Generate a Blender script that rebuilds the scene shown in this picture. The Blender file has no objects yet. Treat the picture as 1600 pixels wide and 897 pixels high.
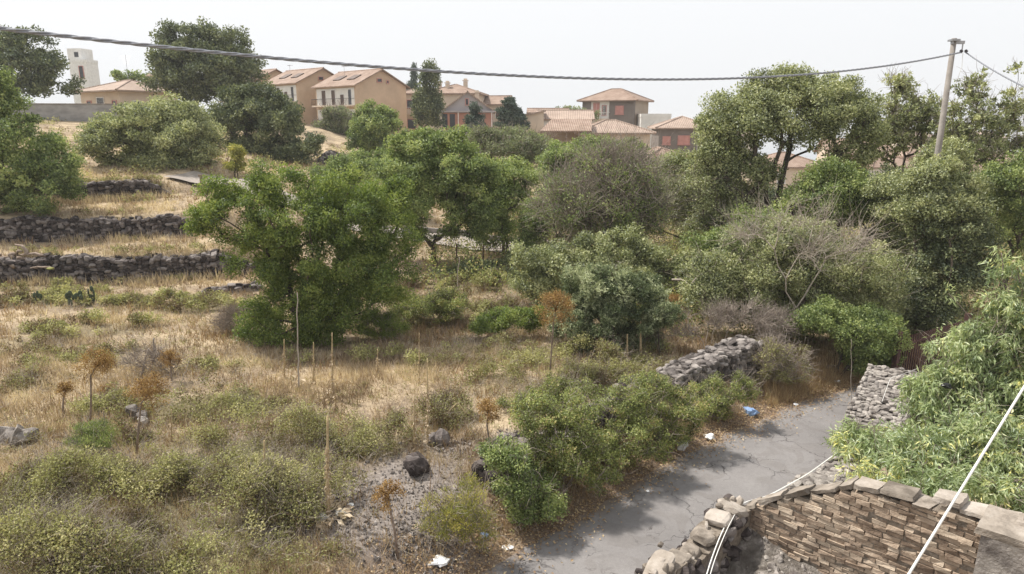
import bpy, math, random
import numpy as np
from mathutils import Vector, Matrix

# ------------------------------------------------------------------ camera, world, sun, exposure
scene = bpy.context.scene
COL = scene.collection
F = 1067.0; PITCH = math.radians(13.6); CAMZ = 7.5
CP, SP = math.cos(PITCH), math.sin(PITCH)
cam_data = bpy.data.cameras.new('camera'); cam = bpy.data.objects.new('camera', cam_data); COL.objects.link(cam)
cam_data.sensor_width = 36.0; cam_data.lens = 36.0 * F / 1600.0
cam_data.clip_start = 0.1; cam_data.clip_end = 40000
cam.location = (0, 0, CAMZ); cam.rotation_euler = (math.radians(90) - PITCH, 0, 0)
scene.camera = cam

HAZE = 0.0005; SKIP_TREES = False
SUN_EL = math.radians(56)
SUN_AZ = (-0.80, 0.42)
_n = math.hypot(*SUN_AZ); SUN_AZ = (SUN_AZ[0]/_n, SUN_AZ[1]/_n)
world = bpy.data.worlds.new("World"); scene.world = world; world.use_nodes = True
wn = world.node_tree; wn.nodes.clear()
sky = wn.nodes.new('ShaderNodeTexSky'); sky.sky_type = 'NISHITA'; sky.sun_disc = False
sky.sun_elevation = SUN_EL; sky.sun_rotation = math.atan2(SUN_AZ[0], SUN_AZ[1])
sky.air_density = 1.0; sky.dust_density = 6.0; sky.ozone_density = 1.0
hs = wn.nodes.new('ShaderNodeHueSaturation'); hs.inputs['Saturation'].default_value = 0.25
mixw = wn.nodes.new('ShaderNodeMix'); mixw.data_type = 'RGBA'; mixw.inputs['Factor'].default_value = 0.80
mixw.inputs[7].default_value = (8.6, 8.72, 8.9, 1)      # thin white veil of high cloud
bg = wn.nodes.new('ShaderNodeBackground'); bg.inputs['Strength'].default_value = 0.105
wo = wn.nodes.new('ShaderNodeOutputWorld')
wn.links.new(sky.outputs[0], hs.inputs['Color']); wn.links.new(hs.outputs[0], mixw.inputs[6])
wn.links.new(mixw.outputs[2], bg.inputs['Color']); wn.links.new(bg.outputs[0], wo.inputs['Surface'])
sun_data = bpy.data.lights.new('sun', 'SUN'); sun_data.energy = 4.7; sun_data.angle = math.radians(2.5)
sun_data.color = (1.0, 0.95, 0.87)
sun = bpy.data.objects.new('sun', sun_data); COL.objects.link(sun)
_sd = Vector((SUN_AZ[0]*math.cos(SUN_EL), SUN_AZ[1]*math.cos(SUN_EL), math.sin(SUN_EL)))
sun.rotation_euler = (-_sd).to_track_quat('-Z', 'Y').to_euler(); sun.location = (0, 0, 60)
scene.view_settings.view_transform = 'Standard'; scene.view_settings.look = 'None'
scene.view_settings.exposure = 0.30; scene.view_settings.gamma = 1.0
scene.render.engine = 'CYCLES'
scene.cycles.use_denoising = True
scene.cycles.max_bounces = 6; scene.cycles.diffuse_bounces = 3; scene.cycles.glossy_bounces = 2
scene.cycles.transmission_bounces = 3; scene.cycles.transparent_max_bounces = 4; scene.cycles.volume_bounces = 0
scene.cycles.caustics_reflective = False; scene.cycles.caustics_refractive = False
scene.cycles.sample_clamp_indirect = 6.0

# ------------------------------------------------------------------ helpers
def ray(px, py):
    u = (px - 800.0) / F; v = (448.5 - py) / F
    return np.array([u, CP + v*SP, -SP + v*CP])
def P(px, py, Y):
    """world point seen at photo pixel px,py at forward distance Y"""
    r = ray(px, py); t = Y / r[1]
    return np.array([r[0]*t, Y, CAMZ + r[2]*t])
def ppm(px, py, Y):
    r = ray(px, py); return F / (Y / r[1])         # photo pixels per metre there

def sstep(a, b, x):
    t = np.clip((np.asarray(x, float) - a) / (b - a), 0, 1); return t*t*(3 - 2*t)

class Noise2:
    def __init__(s, seed, n=64):
        s.g = np.random.default_rng(seed).random((n, n)); s.n = n
    def one(s, x, y):
        xi = np.floor(x).astype(int); yi = np.floor(y).astype(int)
        fx = x - xi; fy = y - yi; fx = fx*fx*(3-2*fx); fy = fy*fy*(3-2*fy)
        n = s.n; g = s.g
        a = g[xi % n, yi % n]; b = g[(xi+1) % n, yi % n]; c = g[xi % n, (yi+1) % n]; d = g[(xi+1) % n, (yi+1) % n]
        return (a*(1-fx)+b*fx)*(1-fy) + (c*(1-fx)+d*fx)*fy
    def __call__(s, x, y, oct=3):
        x = np.asarray(x, float); y = np.asarray(y, float); r = 0; amp = 1; tot = 0
        for k in range(oct):
            r = r + amp*s.one(x*2**k + 7.3*k, y*2**k + 3.1*k); tot += amp; amp *= 0.5
        return r / tot
N1, N2, N3 = Noise2(1), Noise2(2), Noise2(3)

# ---- mesh building
def mesh_from(name, verts, faces, mat, tint=None, smooth=False, attrs=None, mat2=None, split=0):
    """faces: list of (M,k) int arrays"""
    me = bpy.data.meshes.new(name)
    verts = np.asarray(verts, np.float32)
    if not isinstance(faces, (list, tuple)) or np.ndim(faces[0]) == 1: faces = [np.asarray(faces)]
    faces = [np.asarray(f, np.int32) for f in faces if len(f)]
    nl = sum(f.size for f in faces); nf = sum(len(f) for f in faces)
    me.vertices.add(len(verts)); me.vertices.foreach_set('co', verts.ravel())
    me.loops.add(nl); me.loops.foreach_set('vertex_index', np.concatenate([f.ravel() for f in faces]))
    me.polygons.add(nf)
    tot = np.concatenate([np.full(len(f), f.shape[1], np.int32) for f in faces])
    st = np.concatenate([[0], np.cumsum(tot)[:-1]]).astype(np.int32)
    me.polygons.foreach_set('loop_start', st); me.polygons.foreach_set('loop_total', tot)
    me.polygons.foreach_set('use_smooth', np.full(nf, smooth, bool))
    me.update(calc_edges=True)
    if tint is not None:
        a = me.attributes.new('tint', 'FLOAT', 'FACE'); a.data.foreach_set('value', np.asarray(tint, np.float32))
    if attrs:
        for k, v in attrs.items():
            a = me.attributes.new(k, 'FLOAT', 'POINT'); a.data.foreach_set('value', np.asarray(v, np.float32))
    if mat: me.materials.append(mat)
    if mat2: me.materials.append(mat2); me.polygons.foreach_set('material_index', (np.arange(nf) >= split).astype(np.int32))
    return me
def link(name, me, parent=None, loc=None):
    o = bpy.data.objects.new(name, me); COL.objects.link(o)
    if parent is not None: o.parent = parent
    if loc is not None: o.location = tuple(loc)
    return o
def tag(o, label, cat, group=None, kind=None):
    if label: o['label'] = label
    if cat: o['category'] = cat
    if group: o['group'] = group
    if kind: o['kind'] = kind
    return o
def thing(name, label, cat, loc, rz=0, group=None):
    o = bpy.data.objects.new(name, None); COL.objects.link(o); o.empty_display_size = 0.3
    o.location = tuple(float(c) for c in loc); o.rotation_euler = (0, 0, rz)
    return tag(o, label, cat, group)

class MB:
    """collects quads/tris with numpy"""
    def __init__(s): s.v = []; s.q = []; s.t = []; s.qt = []; s.tt = []; s.n = 0
    def add(s, v, q=None, t=None, qt=0.5, tt=0.5):
        v = np.asarray(v, float).reshape(-1, 3)
        if q is not None and len(q):
            q = np.asarray(q); s.q.append(q + s.n); s.qt.append(np.broadcast_to(qt, (len(q),)))
        if t is not None and len(t):
            t = np.asarray(t); s.t.append(t + s.n); s.tt.append(np.broadcast_to(tt, (len(t),)))
        s.v.append(v); s.n += len(v)
    def box(s, c, size, rot=None, tint=0.5):
        x, y, z = np.array(size)/2.0
        v = np.array([[-x,-y,-z],[x,-y,-z],[x,y,-z],[-x,y,-z],[-x,-y,z],[x,-y,z],[x,y,z],[-x,y,z]])
        if rot is not None: v = v @ np.array(rot).T
        s.add(v + np.array(c), BOXQ, qt=tint)
    def tube(s, pts, rad, sides=6, cap=True, tint=0.5):
        pts = np.asarray(pts, float); n = len(pts)
        rad = np.broadcast_to(np.asarray(rad, float), (n,))
        d = np.gradient(pts, axis=0); d /= (np.linalg.norm(d, axis=1)[:, None] + 1e-9)
        ref = np.array([0, 0, 1.0]) if abs(d[0][2]) < 0.9 else np.array([1.0, 0, 0])
        a = np.cross(d, ref); a /= (np.linalg.norm(a, axis=1)[:, None] + 1e-9); b = np.cross(d, a)
        th = np.arange(sides) * 2*math.pi/sides
        v = pts[:, None, :] + rad[:, None, None]*(np.cos(th)[None, :, None]*a[:, None, :] + np.sin(th)[None, :, None]*b[:, None, :])
        q = []
        for i in range(n-1):
            for k in range(sides):
                k2 = (k+1) % sides
                q.append((i*sides+k, i*sides+k2, (i+1)*sides+k2, (i+1)*sides+k))
        v = v.reshape(-1, 3); t = None
        if cap:
            v = np.vstack([v, pts[:1], pts[-1:]]); c0 = n*sides; t = []
            for k in range(sides):
                k2 = (k+1) % sides
                t.append((c0, k2, k)); t.append((c0+1, (n-1)*sides+k, (n-1)*sides+k2))
        s.add(v, q, t, qt=tint, tt=tint)
    def poly(s, pts, tint=0.5):
        n = len(pts)
        if n == 4: s.add(pts, [(0, 1, 2, 3)], qt=tint)
        else: s.add(pts, None, [(0, i, i+1) for i in range(1, n-1)], tt=tint)
    def mesh(s, name, mat, smooth=False):
        f = []; ti = []
        if s.q: f.append(np.concatenate(s.q)); ti.append(np.concatenate(s.qt))
        if s.t: f.append(np.concatenate(s.t)); ti.append(np.concatenate(s.tt))
        return mesh_from(name, np.concatenate(s.v), f, mat, np.concatenate(ti), smooth)
    def build(s, name, mat, parent=None, smooth=False, loc=None):
        return link(name, s.mesh(name, mat, smooth), parent, loc)
BOXQ = [(0,3,2,1),(4,5,6,7),(0,1,5,4),(1,2,6,5),(2,3,7,6),(3,0,4,7)]
def rotz(a):
    c, s = math.cos(a), math.sin(a); return np.array([[c,-s,0],[s,c,0],[0,0,1.0]])
def rand_rot(rng, n, amt=1.0):
    """n random rotation matrices"""
    q = rng.normal(size=(n, 4)); q[:, 0] += (1-amt)*20; q /= np.linalg.norm(q, axis=1)[:, None]
    w, x, y, z = q.T
    return np.stack([np.stack([1-2*(y*y+z*z), 2*(x*y-z*w), 2*(x*z+y*w)], -1),
                     np.stack([2*(x*y+z*w), 1-2*(x*x+z*z), 2*(y*z-x*w)], -1),
                     np.stack([2*(x*z-y*w), 2*(y*z+x*w), 1-2*(x*x+y*y)], -1)], 1)

# ---- materials
def new_mat(name):
    m = bpy.data.materials.new(name); m.use_nodes = True; nt = m.node_tree; nt.nodes.clear()
    out = nt.nodes.new('ShaderNodeOutputMaterial'); return m, nt, out
def ramp(nt, stops):
    r = nt.nodes.new('ShaderNodeValToRGB'); e = r.color_ramp.elements
    while len(e) > 1: e.remove(e[-1])
    e[0].position = stops[0][0]; e[0].color = (*stops[0][1], 1)
    for p, c in stops[1:]:
        k = e.new(p); k.color = (*c, 1)
    return r
def noise(nt, scale, detail=4, rough=0.55, vec=None, dist=0.0):
    n = nt.nodes.new('ShaderNodeTexNoise'); n.inputs['Scale'].default_value = scale
    n.inputs['Detail'].default_value = detail; n.inputs['Roughness'].default_value = rough
    n.inputs['Distortion'].default_value = dist
    if vec is not None: nt.links.new(vec, n.inputs['Vector'])
    return n
def mixc(nt, fac, a, b, mode='MIX'):
    m = nt.nodes.new('ShaderNodeMix'); m.data_type = 'RGBA'; m.blend_type = mode; m.clamp_factor = True
    for s, v in ((m.inputs[0], fac), (m.inputs[6], a), (m.inputs[7], b)):
        if isinstance(v, (int, float)): s.default_value = v
        elif isinstance(v, tuple): s.default_value = (*v[:3], 1)
        else: nt.links.new(v, s)
    return m.outputs[2]
def objcoord(nt):
    return nt.nodes.new('ShaderNodeTexCoord').outputs['Object']
def attr(nt, name):
    a = nt.nodes.new('ShaderNodeAttribute'); a.attribute_name = name; return a.outputs['Fac']
def bump(nt, h, strength=0.4, dist=0.02):
    b = nt.nodes.new('ShaderNodeBump'); b.inputs['Strength'].default_value = strength; b.inputs['Distance'].default_value = dist
    nt.links.new(h, b.inputs['Height']); return b.outputs[0]
def leaf_mat(name, stops, transl=0.35, gloss=0.035, rough=0.5):
    m, nt, out = new_mat(name)
    r = ramp(nt, stops); nt.links.new(attr(nt, 'tint'), r.inputs[0])
    d = nt.nodes.new('ShaderNodeBsdfDiffuse'); t = nt.nodes.new('ShaderNodeBsdfTranslucent'); g = nt.nodes.new('ShaderNodeBsdfGlossy')
    g.inputs['Roughness'].default_value = rough; g.inputs['Color'].default_value = (0.9, 0.95, 1, 1)
    nt.links.new(r.outputs[0], d.inputs[0])
    tc = mixc(nt, 0.5, r.outputs[0], (0.9, 1.0, 0.35), 'MULTIPLY')
    tg = nt.nodes.new('ShaderNodeGamma'); tg.inputs[1].default_value = 0.9
    nt.links.new(tc, tg.inputs[0]); nt.links.new(tg.outputs[0], t.inputs[0])
    m1 = nt.nodes.new('ShaderNodeMixShader'); m1.inputs[0].default_value = transl
    nt.links.new(d.outputs[0], m1.inputs[1]); nt.links.new(t.outputs[0], m1.inputs[2])
    m2 = nt.nodes.new('ShaderNodeMixShader'); m2.inputs[0].default_value = gloss
    nt.links.new(m1.outputs[0], m2.inputs[1]); nt.links.new(g.outputs[0], m2.inputs[2])
    nt.links.new(m2.outputs[0], out.inputs[0]); return m
def rough_mat(name, stops, scale=6, detail=5, bumps=0.5, bdist=0.02, tintmix=0.0, rough=0.9, spec=0.2, stretch=None):
    """noise-coloured rough surface; tintmix mixes the per-face tint into the ramp position"""
    m, nt, out = new_mat(name)
    p = nt.nodes.new('ShaderNodeBsdfPrincipled'); p.inputs['Roughness'].default_value = rough
    p.inputs['Specular IOR Level'].default_value = spec
    oc = objcoord(nt)
    if stretch:
        mp = nt.nodes.new('ShaderNodeMapping'); mp.inputs['Scale'].default_value = stretch; nt.links.new(oc, mp.inputs[0]); oc = mp.outputs[0]
    n = noise(nt, scale, detail, 0.6, oc)
    fac = n.outputs['Fac']
    if tintmix:
        mm = nt.nodes.new('ShaderNodeMath'); mm.operation = 'MULTIPLY_ADD'
        s = nt.nodes.new('ShaderNodeMath'); s.operation = 'SUBTRACT'; nt.links.new(attr(nt, 'tint'), s.inputs[0]); s.inputs[1].default_value = 0.5
        nt.links.new(s.outputs[0], mm.inputs[0]); mm.inputs[1].default_value = tintmix; nt.links.new(fac, mm.inputs[2]); fac = mm.outputs[0]
    r = ramp(nt, stops); nt.links.new(fac, r.inputs[0]); nt.links.new(r.outputs[0], p.inputs['Base Color'])
    n2 = noise(nt, scale*5, 4, 0.6, oc)
    nt.links.new(bump(nt, n2.outputs['Fac'], bumps, bdist), p.inputs['Normal'])
    nt.links.new(p.outputs[0], out.inputs[0]); return m
def plain_mat(name, col, rough=0.7, metal=0.0, var=0.12, scale=3, spec=0.3):
    c = np.array(col)
    m = rough_mat(name, [(0.3, tuple(c*(1-var))), (0.7, tuple(np.minimum(c*(1+var), .95)))], scale=scale, bumps=0.1, rough=rough, spec=spec)
    m.node_tree.nodes['Principled BSDF'].inputs['Metallic'].default_value = metal; return m

M = {}
M['leaf_bright'] = leaf_mat('leaf_bright', [(0, (0.065,0.100,0.021)), (.5, (0.173,0.240,0.043)), (1, (0.346,0.393,0.092))], .42)
M['leaf_walnut'] = leaf_mat('leaf_walnut', [(0, (0.083,0.118,0.037)), (.5, (0.226,0.293,0.086)), (1, (0.440,0.481,0.173))], .38)
M['leaf_olive'] = leaf_mat('leaf_olive', [(0, (0.110,0.128,0.054)), (.5, (0.308,0.337,0.141)), (1, (0.589,0.586,0.307))], .33, .05)
M['leaf_dark'] = leaf_mat('leaf_dark', [(0, (0.052,0.072,0.033)), (.5, (0.136,0.162,0.066)), (1, (0.284,0.298,0.131))], .25, .04)
M['leaf_grey'] = leaf_mat('leaf_grey', [(0, (0.066,0.089,0.041)), (.5, (0.187,0.226,0.113)), (1, (0.572,0.598,0.378))], .28, .02)
M['leaf_pale'] = leaf_mat('leaf_pale', [(0, (0.112,0.126,0.063)), (.5, (0.224,0.252,0.119)), (1, (0.364,0.378,0.210))], .35)
M['leaf_peach'] = leaf_mat('leaf_peach', [(0, (0.168,0.226,0.095)), (.5, (0.359,0.434,0.205)), (.9, (0.646,0.679,0.378)), (1, (0.850,0.793,0.315))], .45, .06)
M['leaf_bramble'] = leaf_mat('leaf_bramble', [(0, (0.094,0.089,0.034)), (.4, (0.207,0.245,0.073)), (.8, (0.394,0.433,0.137)), (1, (0.518,0.412,0.176))], .35, .03)
M['leaf_mat'] = leaf_mat('leaf_mat', [(0, (0.162,0.110,0.058)), (.25, (0.242,0.211,0.093)), (.6, (0.353,0.359,0.137)), (1, (0.585,0.536,0.265))], .35, .02)
M['leaf_conifer'] = leaf_mat('leaf_conifer', [(0, (0.039,0.058,0.042)), (.5, (0.078,0.111,0.078)), (1, (0.169,0.208,0.156))], .15)
M['leaf_yellow'] = leaf_mat('leaf_yellow', [(0, (0.168,0.182,0.042)), (.5, (0.336,0.336,0.084)), (1, (0.588,0.504,0.112))], .35)
M['grass_dry'] = leaf_mat('grass_dry', [(0, (0.230,0.159,0.107)), (.35, (0.446,0.337,0.236)), (.75, (0.675,0.542,0.387)), (1, (0.837,0.702,0.529))], .35, .03)
M['grass_orange'] = leaf_mat('grass_orange', [(0, (0.199,0.121,0.068)), (.5, (0.410,0.270,0.151)), (1, (0.684,0.540,0.333))], .35, .03)
M['umbel'] = leaf_mat('umbel', [(0, (0.153,0.085,0.033)), (.5, (0.343,0.200,0.076)), (1, (0.534,0.355,0.137))], .3, .02)
M['twig'] = rough_mat('twig', [(.2, (.17,.135,.11)), (.8, (.42,.36,.31))], 8, tintmix=.6, bumps=.2)
M['twig_pale'] = rough_mat('twig_pale', [(.2, (.24,.20,.165)), (.8, (.50,.44,.37))], 8, tintmix=.6, bumps=.2)
M['bark'] = rough_mat('bark', [(.3, (.045,.036,.028)), (.7, (.15,.12,.095))], 9, bumps=.8, bdist=.03, stretch=(1, 1, .3))
M['stem_dry'] = rough_mat('stem_dry', [(.3, (0.300,0.216,0.120)), (.7, (0.564,0.444,0.264))], 12, bumps=.4)
M['lava'] = rough_mat('lava', [(.25, (0.036,0.029,0.028)), (.5, (0.094,0.078,0.073)), (.75, (0.230,0.203,0.189))], 5, tintmix=.6, bumps=.9, bdist=.03)
M['lava_pale'] = rough_mat('lava_pale', [(.25, (.10,.085,.078)), (.5, (.25,.225,.205)), (.8, (.44,.40,.36))], 5, tintmix=.4, bumps=.9, bdist=.03)
M['lava_mid'] = rough_mat('lava_mid', [(.25, (.07,.06,.055)), (.5, (.17,.15,.14)), (.78, (.36,.325,.30))], 5, tintmix=.5, bumps=1.0, bdist=.04)
M['coping'] = rough_mat('coping', [(.25, (.13,.11,.09)), (.5, (.29,.25,.21)), (.8, (.42,.375,.33))], 4, tintmix=.4, bumps=.9, bdist=.02)
M['ruin_brick'] = rough_mat('ruin_brick', [(.2, (0.193,0.141,0.104)), (.5, (0.372,0.287,0.216)), (.8, (0.513,0.421,0.326))], 7, tintmix=.55, bumps=1.0, bdist=.015)
M['mortar'] = rough_mat('mortar', [(.3, (0.128,0.104,0.080)), (.7, (0.320,0.272,0.224))], 14, bumps=.9, bdist=.02)
M['rubble_soil'] = rough_mat('rubble_soil', [(.25, (.07,.058,.05)), (.5, (.17,.15,.13)), (.75, (.40,.36,.33))], 7, bumps=1.0, bdist=.05, detail=8)
M['concrete'] = rough_mat('concrete', [(.3, (.19,.17,.155)), (.7, (.30,.275,.25))], 3, bumps=.3)
M['concrete_wall'] = rough_mat('concrete_wall', [(.3, (.20,.195,.19)), (.55, (.30,.29,.28)), (.8, (.38,.37,.36))], .9, bumps=.3, stretch=(1, 1, 2))
M['tile_white'] = plain_mat('tile_white', (.72,.71,.69)); M['plaster_white'] = plain_mat('plaster_white', (.68,.67,.64), .9, scale=.8)
M['plaster_beige'] = plain_mat('plaster_beige', (.52,.385,.27), .9, scale=.5)
M['plaster_cream'] = plain_mat('plaster_cream', (.60,.50,.40), .9, scale=.5)
M['plaster_tan'] = plain_mat('plaster_tan', (.36,.29,.23), .9, scale=.5)
M['plaster_pink'] = plain_mat('plaster_pink', (.42,.22,.17), .9, scale=.8)
M['plaster_grey'] = plain_mat('plaster_grey', (.19,.165,.15), .9, scale=.8)
M['plaster_lilac'] = plain_mat('plaster_lilac', (.40,.37,.38), .9, scale=.8)
M['pane'] = plain_mat('pane', (.035,.035,.04), .15, spec=.5); M['shutter'] = plain_mat('shutter', (.10,.065,.05), .6)
M['shutter_pink'] = plain_mat('shutter_pink', (.50,.25,.22), .6)
M['metal_dark'] = plain_mat('metal_dark', (.06,.05,.05), .5, .3); M['metal_grey'] = plain_mat('metal_grey', (.35,.35,.36), .45, .6)
M['rust'] = plain_mat('rust', (.085,.045,.04), .8, .1, .3, 8)
M['cable'] = plain_mat('cable', (.24,.25,.28), .45, 0, .2, 20, .5); M['rope'] = plain_mat('rope', (.72,.71,.68), .6, 0, .1, 20)
M['plastic_white'] = plain_mat('plastic_white', (.80,.80,.80), .35, spec=.5); M['plastic_blue'] = plain_mat('plastic_blue', (.25,.38,.62), .3, spec=.5)
M['plastic_black'] = plain_mat('plastic_black', (.02,.02,.022), .35, spec=.5)
M['wood_old'] = rough_mat('wood_old', [(.3, (.14,.10,.075)), (.7, (.34,.27,.22))], 6, bumps=.6, tintmix=.4)
M['cactus'] = rough_mat('cactus', [(.3, (.035,.05,.032)), (.7, (.08,.10,.06))], 6, bumps=.3)

def tile_mat(name, stops):
    m, nt, out = new_mat(name)
    p = nt.nodes.new('ShaderNodeBsdfPrincipled'); p.inputs['Roughness'].default_value = .85
    oc = objcoord(nt); n = noise(nt, .8, 6, .7, oc); n2 = noise(nt, 12, 2, .5, oc)
    r = ramp(nt, stops); nt.links.new(n.outputs['Fac'], r.inputs[0])
    c = mixc(nt, .45, r.outputs[0], mixc(nt, n2.outputs['Fac'], (.45,.42,.4), (1.25,1.2,1.15)), 'MULTIPLY')
    w = nt.nodes.new('ShaderNodeTexWave'); w.wave_type = 'BANDS'; w.bands_direction = 'X'; w.inputs['Scale'].default_value = 1.4
    w.inputs['Distortion'].default_value = .3; nt.links.new(oc, w.inputs['Vector'])
    c = mixc(nt, .22, c, w.outputs['Color'], 'MULTIPLY')
    nt.links.new(c, p.inputs['Base Color']); nt.links.new(bump(nt, w.outputs['Fac'], .7, .08), p.inputs['Normal'])
    nt.links.new(p.outputs[0], out.inputs[0]); return m
M['tiles'] = tile_mat('tiles', [(.3, (.23,.15,.11)), (.5, (.34,.24,.185)), (.7, (.44,.33,.265))])
M['tiles_pale'] = tile_mat('tiles_pale', [(.3, (.32,.235,.185)), (.5, (.43,.33,.27)), (.7, (.54,.41,.33))])

# ------------------------------------------------------------------ terrain
ROAD_L = np.array([(-14,-3.2),(-5.2,5.9),(0,10.8),(4.3,14.8),(7.3,17.0),(10.1,18.75),(14.5,21.0),(24,25)], float)
ROAD_R = np.array([(-11.8,-5.4),(-3.0,3.9),(2.3,8.5),(6.0,12.3),(7.9,14.3),(9.8,16.4),(13.6,18.6),(24.5,22.6)], float)
ROAD_C = (ROAD_L + ROAD_R) / 2
def seg_dist(X, Y, pl):
    """distance to polyline, and signed side (+ = left)"""
    best = np.full(np.shape(X), 1e9); side = np.zeros(np.shape(X)); along = np.zeros(np.shape(X)); acc = 0
    for (a, b) in zip(pl[:-1], pl[1:]):
        d = b - a; L = np.hypot(*d); d = d / L
        t = np.clip((X-a[0])*d[0] + (Y-a[1])*d[1], 0, L)
        dx = X - (a[0]+d[0]*t); dy = Y - (a[1]+d[1]*t); r = np.hypot(dx, dy)
        s = np.sign(d[0]*(Y-a[1]) - d[1]*(X-a[0]))
        m = r < best; best = np.where(m, r, best); side = np.where(m, s, side); along = np.where(m, acc+t, along); acc += L
    return best, side, along
def yw1(X): return 31.2 + 0.22*(X + 12.5)
def yw2(X): return 35.3 + 0.20*(X + 16.0)
def yw3(X): return 39.6 + 0.30*(X + 22.0)
def steps(X, Y):
    s = 1.15*sstep(-.25, .35, Y - yw1(X))*sstep(-9.5, -13.0, X)
    s = s + 1.15*sstep(-.25, .35, Y - yw2(X))*sstep(-12.5, -16.5, X)
    s = s + 0.75*sstep(-.25, .35, Y - yw3(X))*sstep(-17.5, -21.5, X)
    return s
CPTS = np.array([(-16,4,.85),(-12,6,.8),(-6,7,.75),(-3,8.5,.65),(-14,14,.85),(-8,14,.75),(-3,14,.7),(0,16,.75),(4,19,.75),(-6,22,.6),(-14,24,.6),
 (-20,26,.7),(2,24,.6),(8,24,.5),(-3,30,.6),(-13,30.2,.55),(-22,28,.7),(-14,33,1.8),(-24,31,1.8),(-18,37.5,3.05),(-26,36,3.05),(-24,46,4.6),(-19,43,4.1),
 (-30,50,5.2),(-40,62,6.8),(-35,66,6.9),(-45,82,8.1),(-36,80,8.0),(-30,78,7.7),(-20,60,5.0),(-22,70,6.0),(-28,112,5),(-20,105,3.6),(-10,95,3.3),(0,90,3),
 (10,75,2.6),(20,110,2.5),(25,85,1.2),(30,80,-.8),(50,85,-2),(60,60,-1.8),(15,40,-.1),(25,30,-.7),(35,40,-1),(-2.5,38,.66),(2,37,.5),(-12,40,2.6),
 (-9.5,36,1.4),(-6,40,1.0),(0,45,1),(0,60,1.8),(15,60,.5),(6,8,0),(10,12,0),(14,17,-.15),(20,10,-.5),(3,4,0),(8,3,0),(0,0,.1),(-6,-2,.3),(-20,0,.9),
 (0,120,2.5),(60,120,-3),(-60,120,8),(-60,60,9),(-45,40,5.5),(70,20,-3),(-40,20,1.6),(-60,0,2.5),(20,18,-.4)], float)
def _tps(r2): return np.where(r2 > 1e-9, .5*r2*np.log(r2 + 1e-12), 0)
_cx, _cy = CPTS[:, 0]/50, CPTS[:, 1]/50
_z = CPTS[:, 2] - steps(CPTS[:, 0], CPTS[:, 1])
_n = len(CPTS); _K = _tps((_cx[:, None]-_cx)**2 + (_cy[:, None]-_cy)**2) + np.eye(_n)*1e-3
_Pm = np.stack([np.ones(_n), _cx, _cy], 1)
_A = np.block([[_K, _Pm], [_Pm.T, np.zeros((3, 3))]]); _w = np.linalg.solve(_A, np.concatenate([_z, [0, 0, 0]]))
def road_z(X, Y): return -0.25*sstep(12, 24, X)
def h(X, Y):
    X = np.asarray(X, float); Y = np.asarray(Y, float); sh = np.broadcast(X, Y).shape
    x = np.broadcast_to(X, sh).ravel(); y = np.broadcast_to(Y, sh).ravel(); out = np.empty(len(x))
    for i in range(0, len(x), 40000):
        a, b = x[i:i+40000], y[i:i+40000]; u, v = a/50, b/50
        out[i:i+40000] = _tps((u[:, None]-_cx)**2 + (v[:, None]-_cy)**2) @ _w[:_n] + _w[_n] + _w[_n+1]*u + _w[_n+2]*v
    z = np.clip(out, -8, 13) + steps(x, y)
    D = np.hypot(x, y)
    z = z + (N1(x*.35, y*.35, 3)-.5)*.28*sstep(5, 9, D)
    far = 3 - .03*x - .045*np.maximum(0, D-120); far = np.clip(far, -128, 30)
    w = sstep(110, 190, D); z = z*(1-w) + far*w
    d, s, al = seg_dist(x, y, ROAD_C)
    half = 1.55
    k = sstep(half + .05, half + 1.35, d)
    zr = road_z(x, y) - .03 + .10*sstep(half-.35, half+.3, d)
    k = np.where(D > 60, 1, k)
    z = zr*(1-k) + z*k
    return z.reshape(sh) if sh else float(z[0])
def ground(px, py, tmax=160):
    """where the ray of a photo pixel meets the ground"""
    r = ray(px, py); t = np.linspace(4, tmax, 1600)
    zz = CAMZ + r[2]*t - h(r[0]*t, r[1]*t)
    i = np.argmax(zz < 0)
    if zz[i] >= 0: return None
    tt = t[i-1] + (t[i]-t[i-1])*zz[i-1]/(zz[i-1]-zz[i])
    return np.array([r[0]*tt, r[1]*tt, CAMZ + r[2]*tt])

# patches of different cover, located on the ground (centre from the photo, radii in metres)
def patch_list(lst):
    out = []
    for px, py, rx, ry, s in lst:
        g = ground(px, py)
        if g is not None: out.append((g[0], g[1], rx, ry, s))
    return out
GREEN = patch_list([(120,800,2.4,1.3,1),(300,790,2.0,1.0,1),(60,870,2.5,.9,1),(230,880,2.5,.9,1),(380,870,1.2,.7,.9),(480,700,1.6,.9,1),(430,740,1.2,.8,1),
 (340,640,1.9,.9,.9),(300,690,1.2,.6,.7),(160,690,.9,.5,.7),(140,640,1.0,.6,.5),(560,690,1.0,.6,.8),(790,505,1.7,.9,1),(640,505,1.8,1.0,1),(700,480,2.0,1.2,1),(590,520,1.0,.9,.9),
 (250,478,3.4,.8,.8),(120,515,2.2,.9,.6),(370,480,1.6,.7,.7),(900,610,1.4,.8,.9),(760,600,1.2,.8,.4),(700,560,1.4,.8,.3),(820,560,1.5,.8,.5),(40,600,1.5,1,.25),(50,700,1.0,.8,.3),
 (700,650,.8,.6,.6),(350,570,1.4,.7,.4),(560,560,2,.6,.3),(150,560,2,1,.3),(740,450,2.5,1.5,.7),(50,475,3,.7,.8),(160,470,2.5,.6,.9),(30,540,2,1,.5),(320,480,2.5,.8,.7),(30,450,4,.8,.6),(620,450,2,1.5,.6),(960,560,1.8,1.0,.7)])
SOIL = patch_list([(560,770,1.3,.8,1),(640,740,1.0,.9,1),(600,830,1.5,.6,1),(680,780,.7,.7,1),(500,820,.7,.5,.8),(680,850,.8,.5,1),(620,800,1.2,.7,1),(700,700,.7,.5,.8),(800,690,.6,.5,.9),(640,880,1.6,.4,1)])
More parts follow.
